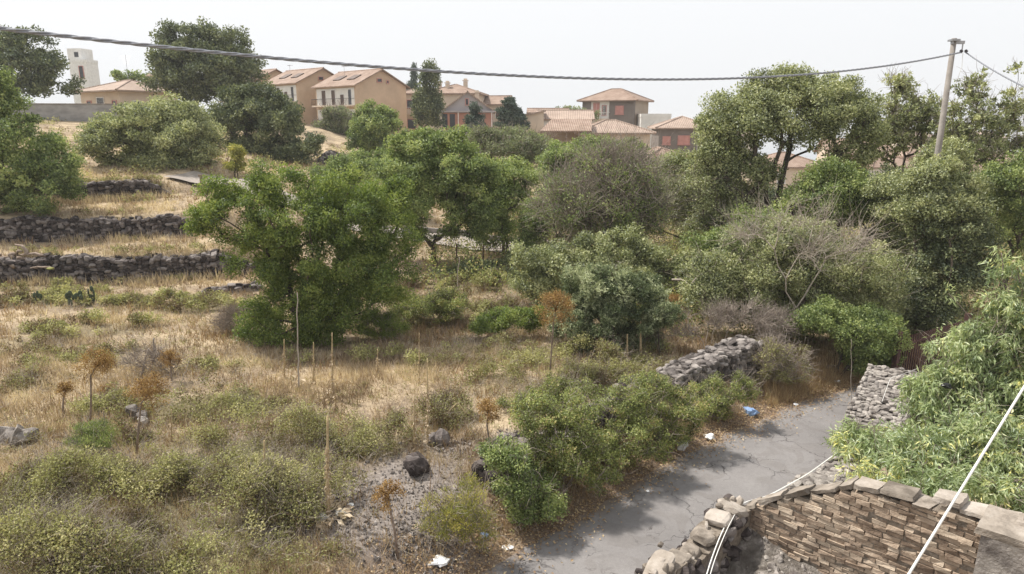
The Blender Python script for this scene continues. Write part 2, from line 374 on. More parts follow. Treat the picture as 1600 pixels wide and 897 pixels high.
STRAW = patch_list([(550,590,2.2,1.2,1),(60,660,1.6,1.0,1),(100,720,2.0,.7,1),(20,740,1.4,.7,.9),(250,395,6,1.4,.5),(230,372,5,1.0,.5),(180,325,5,1.2,1),(150,272,4,3,1),(300,440,5,1.0,1),(120,590,2,1,.7),
 (420,560,2,1,.8),(740,560,1.6,1.1,.8),(230,500,3,.8,.8),(500,620,2,.9,.9),(370,265,3,2,1),(620,560,1.5,.8,.8),(80,560,2.2,.9,.7),(860,520,2,1,.6),(60,620,1.5,.8,.8)])
def pmask(X, Y, pl, wob=.55):
    m = np.zeros(np.shape(X)); wx = (N2(np.asarray(X)*1.1, np.asarray(Y)*1.1)-.5)*wob*2; wy = (N3(np.asarray(X)*1.1, np.asarray(Y)*1.1)-.5)*wob*2
    for cx, cy, rx, ry, s in pl:
        r = np.hypot((X-cx)/rx + wx, (Y-cy)/ry + wy); m = np.maximum(m, s*(1 - sstep(.65, 1.25, r)))
    return m

gx = np.unique(np.concatenate([np.linspace(-14000,-3000,6),np.linspace(-3000,-300,12),np.linspace(-300,-60,16),np.linspace(-60,-34,20),np.arange(-34,30,.25),np.linspace(30,60,25),np.linspace(60,300,18),np.linspace(300,3000,12),np.linspace(3000,14000,6)]))
gy = np.unique(np.concatenate([np.linspace(-400,-20,8),np.linspace(-20,2,20),np.arange(2,52,.25),np.linspace(52,130,60),np.linspace(130,400,18),np.linspace(400,3400,14)]))
GX, GY = np.meshgrid(gx, gy, indexing='ij'); GZ = h(GX, GY)
nx, ny = GX.shape; idx = np.arange(nx*ny).reshape(nx, ny)
gq = np.stack([idx[:-1,:-1], idx[1:,:-1], idx[1:,1:], idx[:-1,1:]], -1).reshape(-1, 4)
rd, rs, ra = seg_dist(GX, GY, ROAD_C)
verge = (1 - sstep(1.5, 2.9, rd + (N2(GX*1.5, GY*1.5)-.5)*1.2)) * (np.hypot(GX, GY) < 45)
def ground_material():
    m, nt, out = new_mat('ground_soil_and_straw')
    p = nt.nodes.new('ShaderNodeBsdfPrincipled'); p.inputs['Roughness'].default_value = .95; p.inputs['Specular IOR Level'].default_value = .1
    oc = objcoord(nt)
    n1 = noise(nt, .7, 8, .65, oc); n2 = noise(nt, 9, 6, .75, oc, .6); n3 = noise(nt, 45, 3, .7, oc)
    straw = ramp(nt, [(.25, (.22,.16,.105)), (.5, (.44,.345,.23)), (.75, (.62,.52,.37))]); nt.links.new(n2.outputs['Fac'], straw.inputs[0])
    brown = ramp(nt, [(.25, (.11,.08,.06)), (.5, (.26,.20,.14)), (.75, (.44,.35,.25))]); nt.links.new(n2.outputs['Fac'], brown.inputs[0])
    soil = ramp(nt, [(.25, (.11,.09,.08)), (.5, (.24,.21,.19)), (.75, (.42,.37,.33))]); nt.links.new(n2.outputs['Fac'], soil.inputs[0])
    green = ramp(nt, [(.25, (.08,.065,.035)), (.5, (.17,.145,.08)), (.75, (.28,.235,.13))]); nt.links.new(n2.outputs['Fac'], green.inputs[0])
    leafl = ramp(nt, [(.3, (.07,.05,.04)), (.5, (.20,.145,.105)), (.7, (.42,.33,.25))]); nt.links.new(n3.outputs['Fac'], leafl.inputs[0])
    f1 = ramp(nt, [(.40, (0,0,0)), (.60, (1,1,1))]); nt.links.new(n1.outputs['Fac'], f1.inputs[0])
    c = mixc(nt, f1.outputs[0], brown.outputs[0], straw.outputs[0])
    c = mixc(nt, attr(nt, 'm_straw'), c, straw.outputs[0]); c = mixc(nt, attr(nt, 'm_green'), c, green.outputs[0])
    c = mixc(nt, attr(nt, 'm_soil'), c, soil.outputs[0]); c = mixc(nt, attr(nt, 'm_verge'), c, leafl.outputs[0])
    c = mixc(nt, attr(nt, 'm_far'), c, mixc(nt, n1.outputs['Fac'], (.05,.07,.03), (.22,.19,.11)))
    nt.links.new(c, p.inputs['Base Color'])
    nt.links.new(bump(nt, n2.outputs['Fac'], .8, .06), p.inputs['Normal']); nt.links.new(p.outputs[0], out.inputs[0]); return m
far_m = sstep(60, 200, np.hypot(GX, GY))
gme = mesh_from('ground', np.stack([GX, GY, GZ], -1).reshape(-1, 3), gq, ground_material(), smooth=True,
    attrs={'m_straw': pmask(GX, GY, STRAW).ravel(), 'm_green': pmask(GX, GY, GREEN).ravel(), 'm_soil': pmask(GX, GY, SOIL).ravel(), 'm_verge': verge.ravel(), 'm_far': far_m.ravel()})
tag(link('ground', gme), 'dry grassy hillside field with terraces', None, kind='structure')

# road: one sheet a few mm over the ground bed
def resample(pl, n):
    d = np.concatenate([[0], np.cumsum(np.hypot(*np.diff(pl, axis=0).T))]); t = np.linspace(0, d[-1], n)
    return np.stack([np.interp(t, d, pl[:, 0]), np.interp(t, d, pl[:, 1])], 1)
RL, RR = resample(ROAD_L, 260), resample(ROAD_R, 260)
nc = 22; rv = []; ed = []
for i in range(260):
    wob = (N1(i*.22, 3.0, 3)-.5)*.5; wob2 = (N1(i*.22, 30.0, 3)-.5)*.3
    dirv = RR[i]-RL[i]; L = np.hypot(*dirv); dirv /= L
    for j in range(nc):
        t = j/(nc-1); pt = RL[i] + dirv*(wob*(1-t)*1.0 + t*(L + wob2))
        rv.append((pt[0], pt[1], road_z(pt[0], pt[1]) + .012 + .05*(1-(2*t-1)**2))); ed.append(min(t, 1-t)*2)
ridx = np.arange(260*nc).reshape(260, nc)
rq = np.stack([ridx[:-1,:-1], ridx[:-1,1:], ridx[1:,1:], ridx[1:,:-1]], -1).reshape(-1, 4)[:, ::-1]
def asphalt():
    m, nt, out = new_mat('asphalt')
    p = nt.nodes.new('ShaderNodeBsdfPrincipled'); p.inputs['Roughness'].default_value = .85; p.inputs['Specular IOR Level'].default_value = .3
    oc = objcoord(nt); n1 = noise(nt, .55, 5, .6, oc); n2 = noise(nt, 60, 3, .8, oc); nd = noise(nt, 1.6, 4, .6, oc)
    base = ramp(nt, [(.3, (.175,.165,.163)), (.7, (.235,.223,.220))]); nt.links.new(n1.outputs['Fac'], base.inputs[0])
    c = mixc(nt, .55, base.outputs[0], mixc(nt, n2.outputs['Fac'], (.4,.4,.4), (1.5,1.5,1.5)), 'MULTIPLY')
    n5 = noise(nt, 14, 4, .7, oc); c = mixc(nt, .5, c, mixc(nt, n5.outputs['Fac'], (.6,.6,.6), (1.35,1.33,1.3)), 'MULTIPLY')
    n6 = noise(nt, .9, 2, .5, oc, 1.5); k6 = ramp(nt, [(.52, (0,0,0)), (.56, (1,1,1))]); nt.links.new(n6.outputs['Fac'], k6.inputs[0]); c = mixc(nt, .5, c, mixc(nt, k6.outputs[0], (1,1,1), (.82,.80,.78)), 'MULTIPLY')
    # cracks: edges of distorted voronoi cells, at two scales, broken up by noise
    vm = nt.nodes.new('ShaderNodeVectorMath'); vm.operation = 'MULTIPLY_ADD'; nt.links.new(nd.outputs['Color'], vm.inputs[0]); vm.inputs[1].default_value = (.9,.9,0); nt.links.new(oc, vm.inputs[2])
    def crack(scale, w, lo, hi):
        v = nt.nodes.new('ShaderNodeTexVoronoi'); v.feature = 'DISTANCE_TO_EDGE'; v.inputs['Scale'].default_value = scale; nt.links.new(vm.outputs[0], v.inputs['Vector'])
        r = ramp(nt, [(0, (1,1,1)), (w, (0,0,0))]); nt.links.new(v.outputs[0], r.inputs[0])
        nn = noise(nt, .9, 2, .5, oc); k = ramp(nt, [(lo, (0,0,0)), (hi, (1,1,1))]); nt.links.new(nn.outputs['Fac'], k.inputs[0])
        return mixc(nt, 1.0, r.outputs[0], k.outputs[0], 'MULTIPLY')
    k1 = crack(.62, .011, .42, .56); k2 = crack(2.3, .022, .52, .62)
    c = mixc(nt, k1, c, (.045,.04,.04)); c = mixc(nt, k2, c, (.07,.062,.06))
    dirt = noise(nt, 3.0, 6, .7, oc)
    e = nt.nodes.new('ShaderNodeMath'); e.operation = 'MULTIPLY_ADD'; nt.links.new(attr(nt, 'edge'), e.inputs[0]); e.inputs[1].default_value = 1.6; nt.links.new(dirt.outputs['Fac'], e.inputs[2])
    er = ramp(nt, [(.52, (1,1,1)), (.82, (0,0,0))]); nt.links.new(e.outputs[0], er.inputs[0])
    c = mixc(nt, er.outputs[0], c, mixc(nt, n2.outputs['Fac'], (.11,.085,.07), (.30,.24,.19)))
    nt.links.new(c, p.inputs['Base Color']); nt.links.new(bump(nt, n2.outputs['Fac'], .5, .01), p.inputs['Normal'])
    nt.links.new(p.outputs[0], out.inputs[0]); return m
rme = mesh_from('road', rv, rq, asphalt(), smooth=True, attrs={'edge': ed})
tag(link('road', rme), 'narrow cracked grey asphalt lane', None, kind='structure')

# pale track crossing behind the trees
TRK = np.array([(-20.6,42.7),(-19,42.4),(-15,41.2),(-9,40),(-4.6,39.2),(-1,38),(2.2,36.6),(6,34.5)], float)
tr = resample(TRK, 120); tv = []
for i, p_ in enumerate(tr):
    d = tr[min(i+1, 119)] - tr[max(i-1, 0)]; d /= np.hypot(*d); nrm = np.array([-d[1], d[0]])
    zc = h(p_[0], p_[1]) + .10
    for j in range(6):
        q_ = p_ + nrm*(j/5-.5)*3.0; tv.append((q_[0], q_[1], max(h(q_[0], q_[1]) + .03, zc)))
tidx = np.arange(720).reshape(120, 6); tq = np.stack([tidx[:-1,:-1], tidx[:-1,1:], tidx[1:,1:], tidx[1:,:-1]], -1).reshape(-1, 4)[:, ::-1]
tag(link('track', mesh_from('track', tv, tq, rough_mat('track_gravel', [(.3, (.24,.205,.18)), (.7, (.36,.32,.285))], 4, bumps=.4), smooth=True)), 'pale gravel track behind the trees', None, kind='structure')
# kerb along its far side
kb = MB()
for i in range(60, 118):
    a, b = tr[i], tr[i+1]; d = b-a; L = np.hypot(*d); d /= L; nrm = np.array([-d[1], d[0]]); c = (a+b)/2 + nrm*1.62
    kb.box((c[0], c[1], h(c[0], c[1]) + .16), (L*1.02, .22, .34), rotz(math.atan2(d[1], d[0])), .5)
tag(kb.build('kerb', M['concrete']), 'low concrete kerb edging the gravel track', None, kind='structure')

# sea
m, nt, out = new_mat('sea_water'); p = nt.nodes.new('ShaderNodeBsdfPrincipled'); p.inputs['Base Color'].default_value = (.10,.16,.24,1); p.inputs['Roughness'].default_value = .35
nt.links.new(bump(nt, noise(nt, .05, 3, .5, objcoord(nt)).outputs['Fac'], .3, 1.0), p.inputs['Normal']); nt.links.new(p.outputs[0], out.inputs[0])
tag(link('sea', mesh_from('sea', [(-14000,700,-120),(14000,700,-120),(14000,14000,-120),(-14000,14000,-120)], [(0,1,2,3)], m)), 'pale blue sea fading into haze', None, kind='structure')

# haze: one closed box of even thin air
m, nt, out = new_mat('haze_air'); pv = nt.nodes.new('ShaderNodeVolumePrincipled'); pv.inputs['Density'].default_value = HAZE
pv.inputs['Color'].default_value = (.97,.985,1.0,1); nt.links.new(pv.outputs[0], out.inputs['Volume'])
hz = MB(); hz.box((0, 6500, -54.5), (29000, 16000, 155)); hzo = hz.build('haze', m)
tag(hzo, 'thin pale air that fades the far houses and sea', 'haze', kind='stuff')

# ------------------------------------------------------------------ vegetation
def unit(v): return v / (np.linalg.norm(v, axis=-1, keepdims=True) + 1e-9)
def leaf_quads(p, d, up, L, W, rng):
    """p base points, d directions, up approx normals -> folded diamond leaves"""
    d = unit(d); s = unit(np.cross(d, up)); n = np.cross(s, d); L = L[:, None]; W = W[:, None]
    v = np.stack([p, p + d*L*.5 + s*W*.5 + n*W*.12, p + d*L - n*L*.12, p + d*L*.5 - s*W*.5 + n*W*.12], 1)
    q = np.arange(len(p)*4).reshape(-1, 4)
    return v.reshape(-1, 3), q
def leaf_cloud(C, R, n, L, W, rng, outward=.8, updir=.35, flat=.8, tvar=.28, ctv=.18, shell=.0, normal_up=1.0, whorl=0, ctr=None):
    """n leaves spread over clumps with centres C and radii R"""
    w = R**2; k = rng.choice(len(C), n, p=w/w.sum())
    if whorl:                                        # leaves grouped in small rosettes at twig ends
        m = max(1, n//whorl); kk = rng.choice(len(C), m, p=w/w.sum()); g = rng.normal(size=(m, 3))
        g = unit(g)*(rng.random((m, 1))**.45)*np.array([1, 1, flat]); tip = C[kk] + g*R[kk][:, None]
        ii = rng.integers(0, m, n); k = kk[ii]; p = tip[ii] + rng.normal(size=(n, 3))*L*.35; off = g[ii]
    else:
        g = unit(rng.normal(size=(n, 3)))*(rng.random((n, 1))**.5)*np.array([1, 1, flat]); p = C[k] + g*R[k][:, None]; off = g
    d = off*outward*(1.0 if whorl else .35) + rng.normal(size=(n, 3))*.6; d[:, 2] += updir
    up = rng.normal(size=(n, 3))*.50; up[:, 2] += .55*normal_up
    up += unit(off)*.75
    if ctr is not None: up += unit(C[k]-ctr)*.55
    LL = L*rng.uniform(.6, 1.3, n); WW = W*rng.uniform(.6, 1.3, n)
    v, q = leaf_quads(p, d, up, LL, WW, rng)
    ct = rng.normal(size=len(C))*ctv
    t = np.clip(.5 + ct[k] + rng.normal(size=n)*tvar, 0, 1)
    return v, q, t
def skeleton(bases, forks, C, rng, wob=.12):
    """polylines from each trunk base through its fork to every clump centre; radii from how much each carries"""
    nodes = []; par = []; 
    for b, f in zip(bases, forks):
        b = np.array(b, float); f = np.array(f, float); nodes.append(b); par.append(-1)
        L = np.linalg.norm(f-b); m = 4
        for i in range(1, m+1):
            t = i/m; q = b + (f-b)*t + rng.normal(size=3)*L*.035*(t < 1)
            nodes.append(q); par.append(len(nodes)-2)
    fk = np.mean(forks, 0); order = np.argsort(np.linalg.norm(C - fk, axis=1)); plen = [0.0]*len(nodes)
    for i in range(len(nodes)):
        if par[i] >= 0: plen[i] = plen[par[i]] + np.linalg.norm(nodes[i]-nodes[par[i]])
    start = [i for i in range(len(nodes)) if i % 5 >= 2]
    cand = list(start); ends = []
    for ci in order:
        c = C[ci]; A = np.array([nodes[i] for i in cand]); pl = np.array([plen[i] for i in cand])
        dist = np.linalg.norm(A - c, axis=1); below = np.maximum(0, A[:, 2]-c[2])
        j = cand[int(np.argmin(dist + .35*pl + .8*below))]
        a = nodes[j]; L = np.linalg.norm(c-a); m = max(2, min(5, int(L/.5)+1))
        mid = (a+c)/2 + np.array([0, 0, .10*L]) + rng.normal(size=3)*wob*L*.5; prev = j
        for i in range(1, m+1):
            t = i/m; q = (1-t)**2*a + 2*t*(1-t)*mid + t*t*c + (rng.normal(size=3)*wob*L*.12 if i < m else 0)
            nodes.append(q); par.append(prev); plen.append(plen[prev]+np.linalg.norm(q-nodes[prev])); prev = len(nodes)-1; cand.append(prev)
        ends.append(prev)
    cnt = np.zeros(len(nodes))
    for e in ends:
        i = e
        while i >= 0: cnt[i] += 1; i = par[i]
    return np.array(nodes), np.array(par), np.maximum(cnt, 1)
def tubes_np(A, B, ra, rb, sides=5):
    """many separate frusta at once"""
    d = unit(B-A); ref = np.where(np.abs(d[:, 2:3]) < .9, np.array([[0, 0, 1.0]]), np.array([[1.0, 0, 0]]))
    a = unit(np.cross(d, ref)); b = np.cross(d, a); th = np.arange(sides)*2*math.pi/sides; n = len(A)
    ring = np.cos(th)[None, :, None]*a[:, None] + np.sin(th)[None, :, None]*b[:, None]
    v = np.concatenate([A[:, None] + ring*ra[:, None, None], B[:, None] + ring*rb[:, None, None]], 1).reshape(-1, 3)
    k = np.arange(sides); k2 = (k+1) % sides; q = np.stack([k, k2, k2+sides, k+sides], 1)
    return v, (q[None] + (np.arange(n)*2*sides)[:, None, None]).reshape(-1, 4)
def twig_sprays(C, R, n, rng, L=.35, rad=.006, up=.2, origin=None, seg=3):
    """n crooked twigs starting inside the clumps and running outwards"""
    k = rng.integers(0, len(C), n); g = unit(rng.normal(size=(n, 3)))
    p = C[k] + g*R[k][:, None]*rng.random((n, 1))*.6; d = g + rng.normal(size=(n, 3))*.4; d[:, 2] += up
    if origin is not None: d += unit(C[k]-origin)*.8
    d = unit(d); LL = L*rng.uniform(.5, 1.5, n); A = []; B = []; ra = []; rb = []
    for s in range(seg):
        q = p + d*(LL/seg)[:, None]; A.append(p); B.append(q); ra.append(np.full(n, rad*(1-s/seg*.6))); rb.append(np.full(n, rad*(1-(s+1)/seg*.6)))
        p = q; d = unit(d + rng.normal(size=(n, 3))*.35)
    v, q = tubes_np(np.concatenate(A), np.concatenate(B), np.concatenate(ra), np.concatenate(rb), 3)
    return v, q
def lobes_world(lobes, Y):
    out = []
    for l in lobes:
        px, py, rx, ry = l[:4]; dy = l[4] if len(l) > 4 else 0; s = ppm(px, py, Y+dy)
        rz_ = (l[5] if len(l) > 5 else min(rx, ry*1.3)/s); out.append((P(px, py, Y+dy), np.array([rx/s, rz_, ry/s])))
    return out
def clumps_in(lobes, n, rng, shell=.55, low=.35):
    vol = np.array([np.prod(r)**(2/3) for _, r in lobes]); out = []
    ks = rng.choice(len(lobes), n*3, p=vol/vol.sum())
    for k in ks:
        c, r = lobes[k]; g = rng.normal(size=3); g /= np.linalg.norm(g)
        if g[2] < -.2 and rng.random() > low: continue
        out.append(c + g*r*(shell + (1-shell)*rng.random()**.6)*rng.uniform(.86, 1.08))
        if len(out) == n: break
    return np.array(out)
TREES = []
def make_tree(name, label, cat, base, Y, lobes, mat, leaves, leaf=(.10, .05), clumps=70, cr=.42, trunk=.16, stems=1, fork=.35, seed=1,
              group=None, bark='bark', shell=.5, low=.35, updir=.3, whorl=0, spread=.0, gap=0, twigs=0, forkpts=None, basepts=None, tvar=.26, flat=.75, twl=.4, ctv=.16, twmat=None, zb=None):
    rng = np.random.default_rng(seed)
    if cat in ('tree', 'shrub'): leaves = int(leaves*1.45); clumps = int(clumps*1.7); cr = cr*.9; leaves = int(leaves*1.12); trunk *= .68
    lw = lobes_world(lobes, Y); bx = P(base, 300, Y)[0]; bz = h(bx, Y) if zb is None else zb
    B0 = np.array([bx, Y, bz - .05])
    top = max(c[2]+r[2] for c, r in lw); cc = np.mean([c for c, _ in lw], 0)
    C = clumps_in(lw, clumps, rng, shell, low)
    C[:, 2] = np.maximum(C[:, 2], h(C[:, 0], C[:, 1]) + .12)
    bases = []; forks = []
    for s in range(stems):
        a = 2*math.pi*s/stems + rng.random(); off = np.array([math.cos(a), math.sin(a), 0])*(trunk*1.2*(stems > 1))
        bases.append(B0 + off)
        if forkpts: f = P(*forkpts[s % len(forkpts)])
        else:
            f = B0 + (np.array([cc[0], cc[1], top]) - B0)*fork + off*(2+spread*8) + rng.normal(size=3)*[.12, .12, .05]
        forks.append(f)
    nodes, par, cnt = skeleton(bases, forks, C, rng)
    r = trunk*np.sqrt(cnt/ (len(C)/stems)); r = np.clip(r, .008*max(1, Y/25), trunk)
    i = np.where(par >= 0)[0]; rp = np.where(par[par[i]] < 0, r[par[i]]*1.25, np.minimum(r[par[i]], r[i]*1.5))
    t = thing(name, label, cat, B0, 0, group)
    v, q = tubes_np(nodes[par[i]], nodes[i], rp, r[i], 6 if trunk > .1 else 5)
    R = cr*rng.uniform(.65, 1.35, len(C)); n1_ = len(q); ti_ = np.full(n1_, .5)
    if twigs:
        v2, q2 = twig_sprays(C, R, twigs, rng, twl, .005*max(1, Y/16), .2, B0)
        q = np.concatenate([q, q2 + len(v)]); v = np.concatenate([v, v2]); ti_ = np.concatenate([ti_, rng.random(len(q2))])
    link('trunk', mesh_from('trunk', v - B0, q, M[bark], ti_, True, None, M[twmat or 'twig'] if twigs else None, n1_), t)
    if leaves:
        sel = np.ones(len(C), bool)
        if gap: sel = rng.random(len(C)) > gap
        v, q, ti = leaf_cloud(C[sel], R[sel], leaves, leaf[0], leaf[1], rng, updir=updir, whorl=whorl, tvar=tvar*.8, flat=flat, ctv=ctv*1.15, ctr=cc)
        gz = h(v[::4, 0], v[::4, 1]); ok = v[::4, 2] > gz - .02
        v = v.reshape(-1, 4, 3)[ok].reshape(-1, 3); q = np.arange(len(v)).reshape(-1, 4)
        link('crown', mesh_from('crown', v - B0, q, M[mat], ti[ok]), t)
    TREES.append(t); return t

if not SKIP_TREES:
    # ---- far left, on the terraces
    make_tree('oak_tree', 'dark oak at the far left edge, above the grey concrete wall', 'tree', 30, 72, [(20,105,62,48),(75,120,38,38),(-20,90,50,45),(45,65,35,18),(10,55,28,10),(55,140,60,20)], 'leaf_dark', 14000, (.30,.18), 110, .85, .35, 1, .3, 11, ctv=.12)
    make_tree('oak_tree', 'tall rounded dark oak beside the tile roofed bungalow', 'tree', 318, 76, [(318,98,78,50),(300,60,48,25),(350,70,42,30),(265,100,34,36),(370,120,40,32),(310,40,26,10),(320,138,85,22),(320,110,80,45)], 'leaf_dark', 30000, (.30,.18), 220, .9, .4, 1, .2, 12, ctv=.12, low=1)
    make_tree('fruit_tree', 'small light green tree showing over the bungalow roof', 'tree', 207, 92, [(195,122,16,12),(218,122,14,10)], 'leaf_walnut', 900, (.34,.2), 16, .6, .12, 1, .5, 13)
    make_tree('oak_tree', 'olive green oak filling the left edge over the terrace walls', 'tree', 30, 35.5, [(10,240,88,72),(-30,190,50,75),(-10,170,36,40),(80,255,40,42),(10,165,26,26),(60,290,60,45,-1),(0,310,60,40,-1),(-5,130,22,20),(-50,270,70,70)], 'leaf_walnut', 42000, (.145,.085), 190, .52, .2, 2, .3, 14, tvar=.3)
    make_tree('oak_tree', 'broad low oak with pale green top standing above the terraces', 'tree', 262, 46, [(240,215,95,58),(180,225,52,42),(300,225,50,50),(250,182,60,22),(190,202,40,22),(290,180,40,20),(255,262,70,32),(150,215,22,22)], 'leaf_olive', 42000, (.17,.10), 190, .62, .2, 3, .3, 15, tvar=.3)
    make_tree('oak_tree', 'dark green oak in front of the beige apartment block', 'tree', 400, 57, [(405,200,68,50),(365,180,38,38),(440,210,36,44),(410,155,48,22),(375,150,24,12),(420,238,60,22)], 'leaf_dark', 26000, (.21,.13), 150, .7, .25, 2, .3, 16, tvar=.26)
    make_tree('fig_shrub', 'small yellow green shrub below the dark oak on the slope', 'shrub', 371, 44, [(371,243,13,16),(368,258,15,10)], 'leaf_yellow', 1500, (.16,.09), 18, .3, .05, 2, .4, 17)
    make_tree('hawthorn_shrub', 'loose shrub at the foot of the dark oak by the rubble heap', 'shrub', 480, 55, [(478,236,24,22),(455,245,20,14),(495,220,12,12)], 'leaf_dark', 4500, (.2,.12), 32, .5, .08, 3, .3, 18)
    make_tree('almond_tree', 'pale grey green tree before the balconies', 'tree', 533, 80, [(530,190,28,22),(515,205,22,18),(548,205,18,18)], 'leaf_pale', 7000, (.24,.12), 45, .7, .12, 2, .3, 19, twigs=600, twl=.9)
    make_tree('carob_tree', 'round green tree before the beige gable wall', 'tree', 587, 62, [(588,195,38,30),(575,215,34,32),(600,220,28,30),(585,172,22,12),(562,230,22,28)], 'leaf_walnut', 15000, (.2,.12), 90, .6, .18, 2, .3, 20)
    make_tree('poplar_tree', 'tall narrow dark poplar between the gable and the grey roofed villa', 'tree', 669, 88, [(667,165,17,36),(672,125,13,20),(680,170,10,30),(656,178,9,26),(671,110,7,8),(668,190,20,10)], 'leaf_dark', 9000, (.3,.18), 75, .75, .2, 1, .15, 21, flat=1.2)
    make_tree('cypress_tree', 'thin dark cypress spire behind the poplar', 'tree', 647, 125, [(647,128,4,16),(646,112,2.5,12),(647,140,5,12)], 'leaf_conifer', 1500, (.4,.15), 24, .5, .12, 1, .2, 22, flat=1.4, updir=1.2)
    make_tree('cypress_tree', 'short cypress left of the thin cypress spire', 'tree', 639, 128, [(639,136,3.5,7),(639,144,4,8)], 'leaf_conifer', 500, (.4,.15), 10, .5, .1, 1, .2, 23, flat=1.4, updir=1.2)
    make_tree('cedar_tree', 'blue grey cedar with spreading tiers before the terracotta villa', 'tree', 800, 82, [(797,165,8,12),(795,175,20,6),(800,186,27,7),(803,197,28,6),(796,156,3,5)], 'leaf_conifer', 7000, (.32,.12), 60, .55, .15, 1, .4, 24, flat=.4, updir=.3)
    make_tree('spruce_tree', 'slim dark conifer in front of the grey gabled villa', 'tree', 742, 80, [(742,172,5,12),(742,188,13,10),(744,200,18,9)], 'leaf_conifer', 3500, (.3,.12), 34, .5, .12, 1, .4, 25, flat=.6)
    make_tree('olive_tree', 'hazy olive tree behind the flat roofed villa', 'tree', 890, 100, [(880,178,14,9),(905,180,16,9),(925,183,12,8)], 'leaf_pale', 2600, (.34,.16), 26, .7, .12, 1, .3, 26)
    make_tree('olive_tree', 'small round tree before the flat roofed villa wall', 'tree', 826, 68, [(826,222,26,14),(800,215,20,14)], 'leaf_walnut', 3600, (.24,.14), 30, .5, .1, 2, .3, 27)

    # ---- middle band
    make_tree('carob_tree', 'large spreading bright green tree in the middle of the dry field', 'tree', 470, 20.8,
        [(455,330,92,60),(365,335,62,45),(560,340,88,68,.6),(610,370,52,52,.4),(500,400,110,62),(420,400,70,50),(580,430,70,55,.3),(480,455,82,48),(440,500,48,36,-.4),(520,490,60,38,-.2),(440,525,52,24,-.2),(500,520,46,24),(400,500,30,30),(430,275,42,20),(350,300,36,26),(600,300,40,28,.6),(530,285,46,20),(318,340,20,30),(640,390,20,40)],
        'leaf_bright', 92000, (.082,.044), 330, .38, .13, 5, .32, 31, shell=.4, low=1, spread=.25, tvar=.3, gap=.05,
        forkpts=[(432,440,20.6),(470,430,20.9),(520,430,21.0),(560,450,21.0),(450,480,20.6)])
    make_tree('walnut_tree', 'round leafy tree behind the big field tree, its dark trunk by the track', 'tree', 676, 33, [(690,265,78,52),(640,275,52,48),(740,290,48,54),(690,330,88,48),(650,225,40,22),(710,220,52,20),(745,345,40,34),(620,320,40,50)], 'leaf_walnut', 50000, (.125,.075), 210, .48, .2, 1, .3, 32, forkpts=[(676,385,33)], tvar=.3)
    make_tree('walnut_tree', 'green tree right of the dark trunk, leaning over the gravel track', 'tree', 790, 36, [(780,320,44,52),(800,280,40,34),(770,360,34,26)], 'leaf_walnut', 15000, (.13,.075), 80, .5, .14, 2, .3, 33)
    make_tree('pear_tree', 'brownish half dry tree below the cedar', 'tree', 800, 47, [(795,235,52,34),(840,250,40,34),(760,222,30,20)], 'leaf_pale', 11000, (.15,.08), 90, .6, .12, 3, .3, 34, twigs=700, twl=.8)
    make_tree('walnut_tree', 'green tree filling the gap below the hip roofed villa', 'tree', 905, 42, [(900,255,58,36),(940,240,50,24),(870,285,44,36),(980,255,40,34),(920,300,60,40)], 'leaf_walnut', 28000, (.15,.09), 130, .58, .15, 3, .3, 35)
    make_tree('walnut_tree', 'light green tree left of the bare grey one, above the track end', 'tree', 845, 32, [(850,345,40,40),(880,320,40,44),(835,375,28,24)], 'leaf_walnut', 14000, (.12,.07), 80, .42, .1, 3, .3, 36)
    make_tree('bare_tree', 'bare grey twiggy tree rising from the green thicket', 'tree', 950, 29, [(940,305,90,62),(980,280,56,50),(890,330,56,50),(1000,330,46,60),(940,255,60,24),(950,365,80,34)], 'leaf_walnut', 15000, (.10,.06), 170, .5, .09, 6, .22, 37, twigs=4600, twl=1.1, shell=.25, low=.7, spread=.4)
    make_tree('carob_tree', 'dense green thicket tree below the bare grey tree', 'tree', 950, 25.5, [(950,420,80,40),(890,420,60,34),(1010,430,50,44),(850,400,50,26),(960,380,62,22),(1040,450,44,42),(830,440,34,30),(1060,420,44,34),(870,460,44,34)], 'leaf_olive', 44000, (.095,.055), 190, .38, .1, 5, .3, 38, low=.6, tvar=.3)
    make_tree('spurge_shrub', 'dense grey green shrub with pale leaf rosettes in mid field', 'shrub', 960, 20, [(945,505,62,56),(990,475,56,52),(900,495,40,46),(930,445,54,36),(1010,530,26,30),(940,545,48,24),(960,455,60,30)], 'leaf_grey', 40000, (.10,.030), 190, .26, .06, 6, .2, 39, whorl=14, low=.7, tvar=.3, updir=.2, ctv=.26)
    make_tree('spurge_shrub', 'small pale rosette shrub right of the dense grey green one', 'shrub', 1042, 19.2, [(1040,490,22,20),(1015,512,16,14)], 'leaf_grey', 3200, (.10,.03), 24, .2, .03, 3, .4, 40, whorl=14)
    make_tree('fig_tree', 'slight young tree between the bare tree and the big right oak', 'tree', 1140, 30, [(1130,320,50,48),(1100,290,34,34),(1160,350,50,40),(1110,375,44,44),(1150,280,40,20)], 'leaf_olive', 15000, (.10,.06), 110, .45, .07, 4, .25, 41, twigs=900, twl=.7)
    make_tree('oak_tree', 'big wide oak with dark forked trunks left of the concrete pole', 'tree', 1222, 30,
        [(1240,180,98,58),(1160,195,66,50),(1320,190,62,52),(1215,140,62,28),(1290,140,62,26),(1120,240,44,44),(1150,270,60,40),(1355,215,28,40),(1180,165,60,38),(1100,210,24,24),(1240,118,22,12),(1330,250,40,24)],
        'leaf_olive', 60000, (.115,.066), 300, .48, .17, 5, .3, 42, tvar=.32, low=.3, shell=.42,
        forkpts=[(1165,310,29.6),(1195,285,30),(1225,265,30.1),(1245,270,30.4),(1262,285,30.2)])
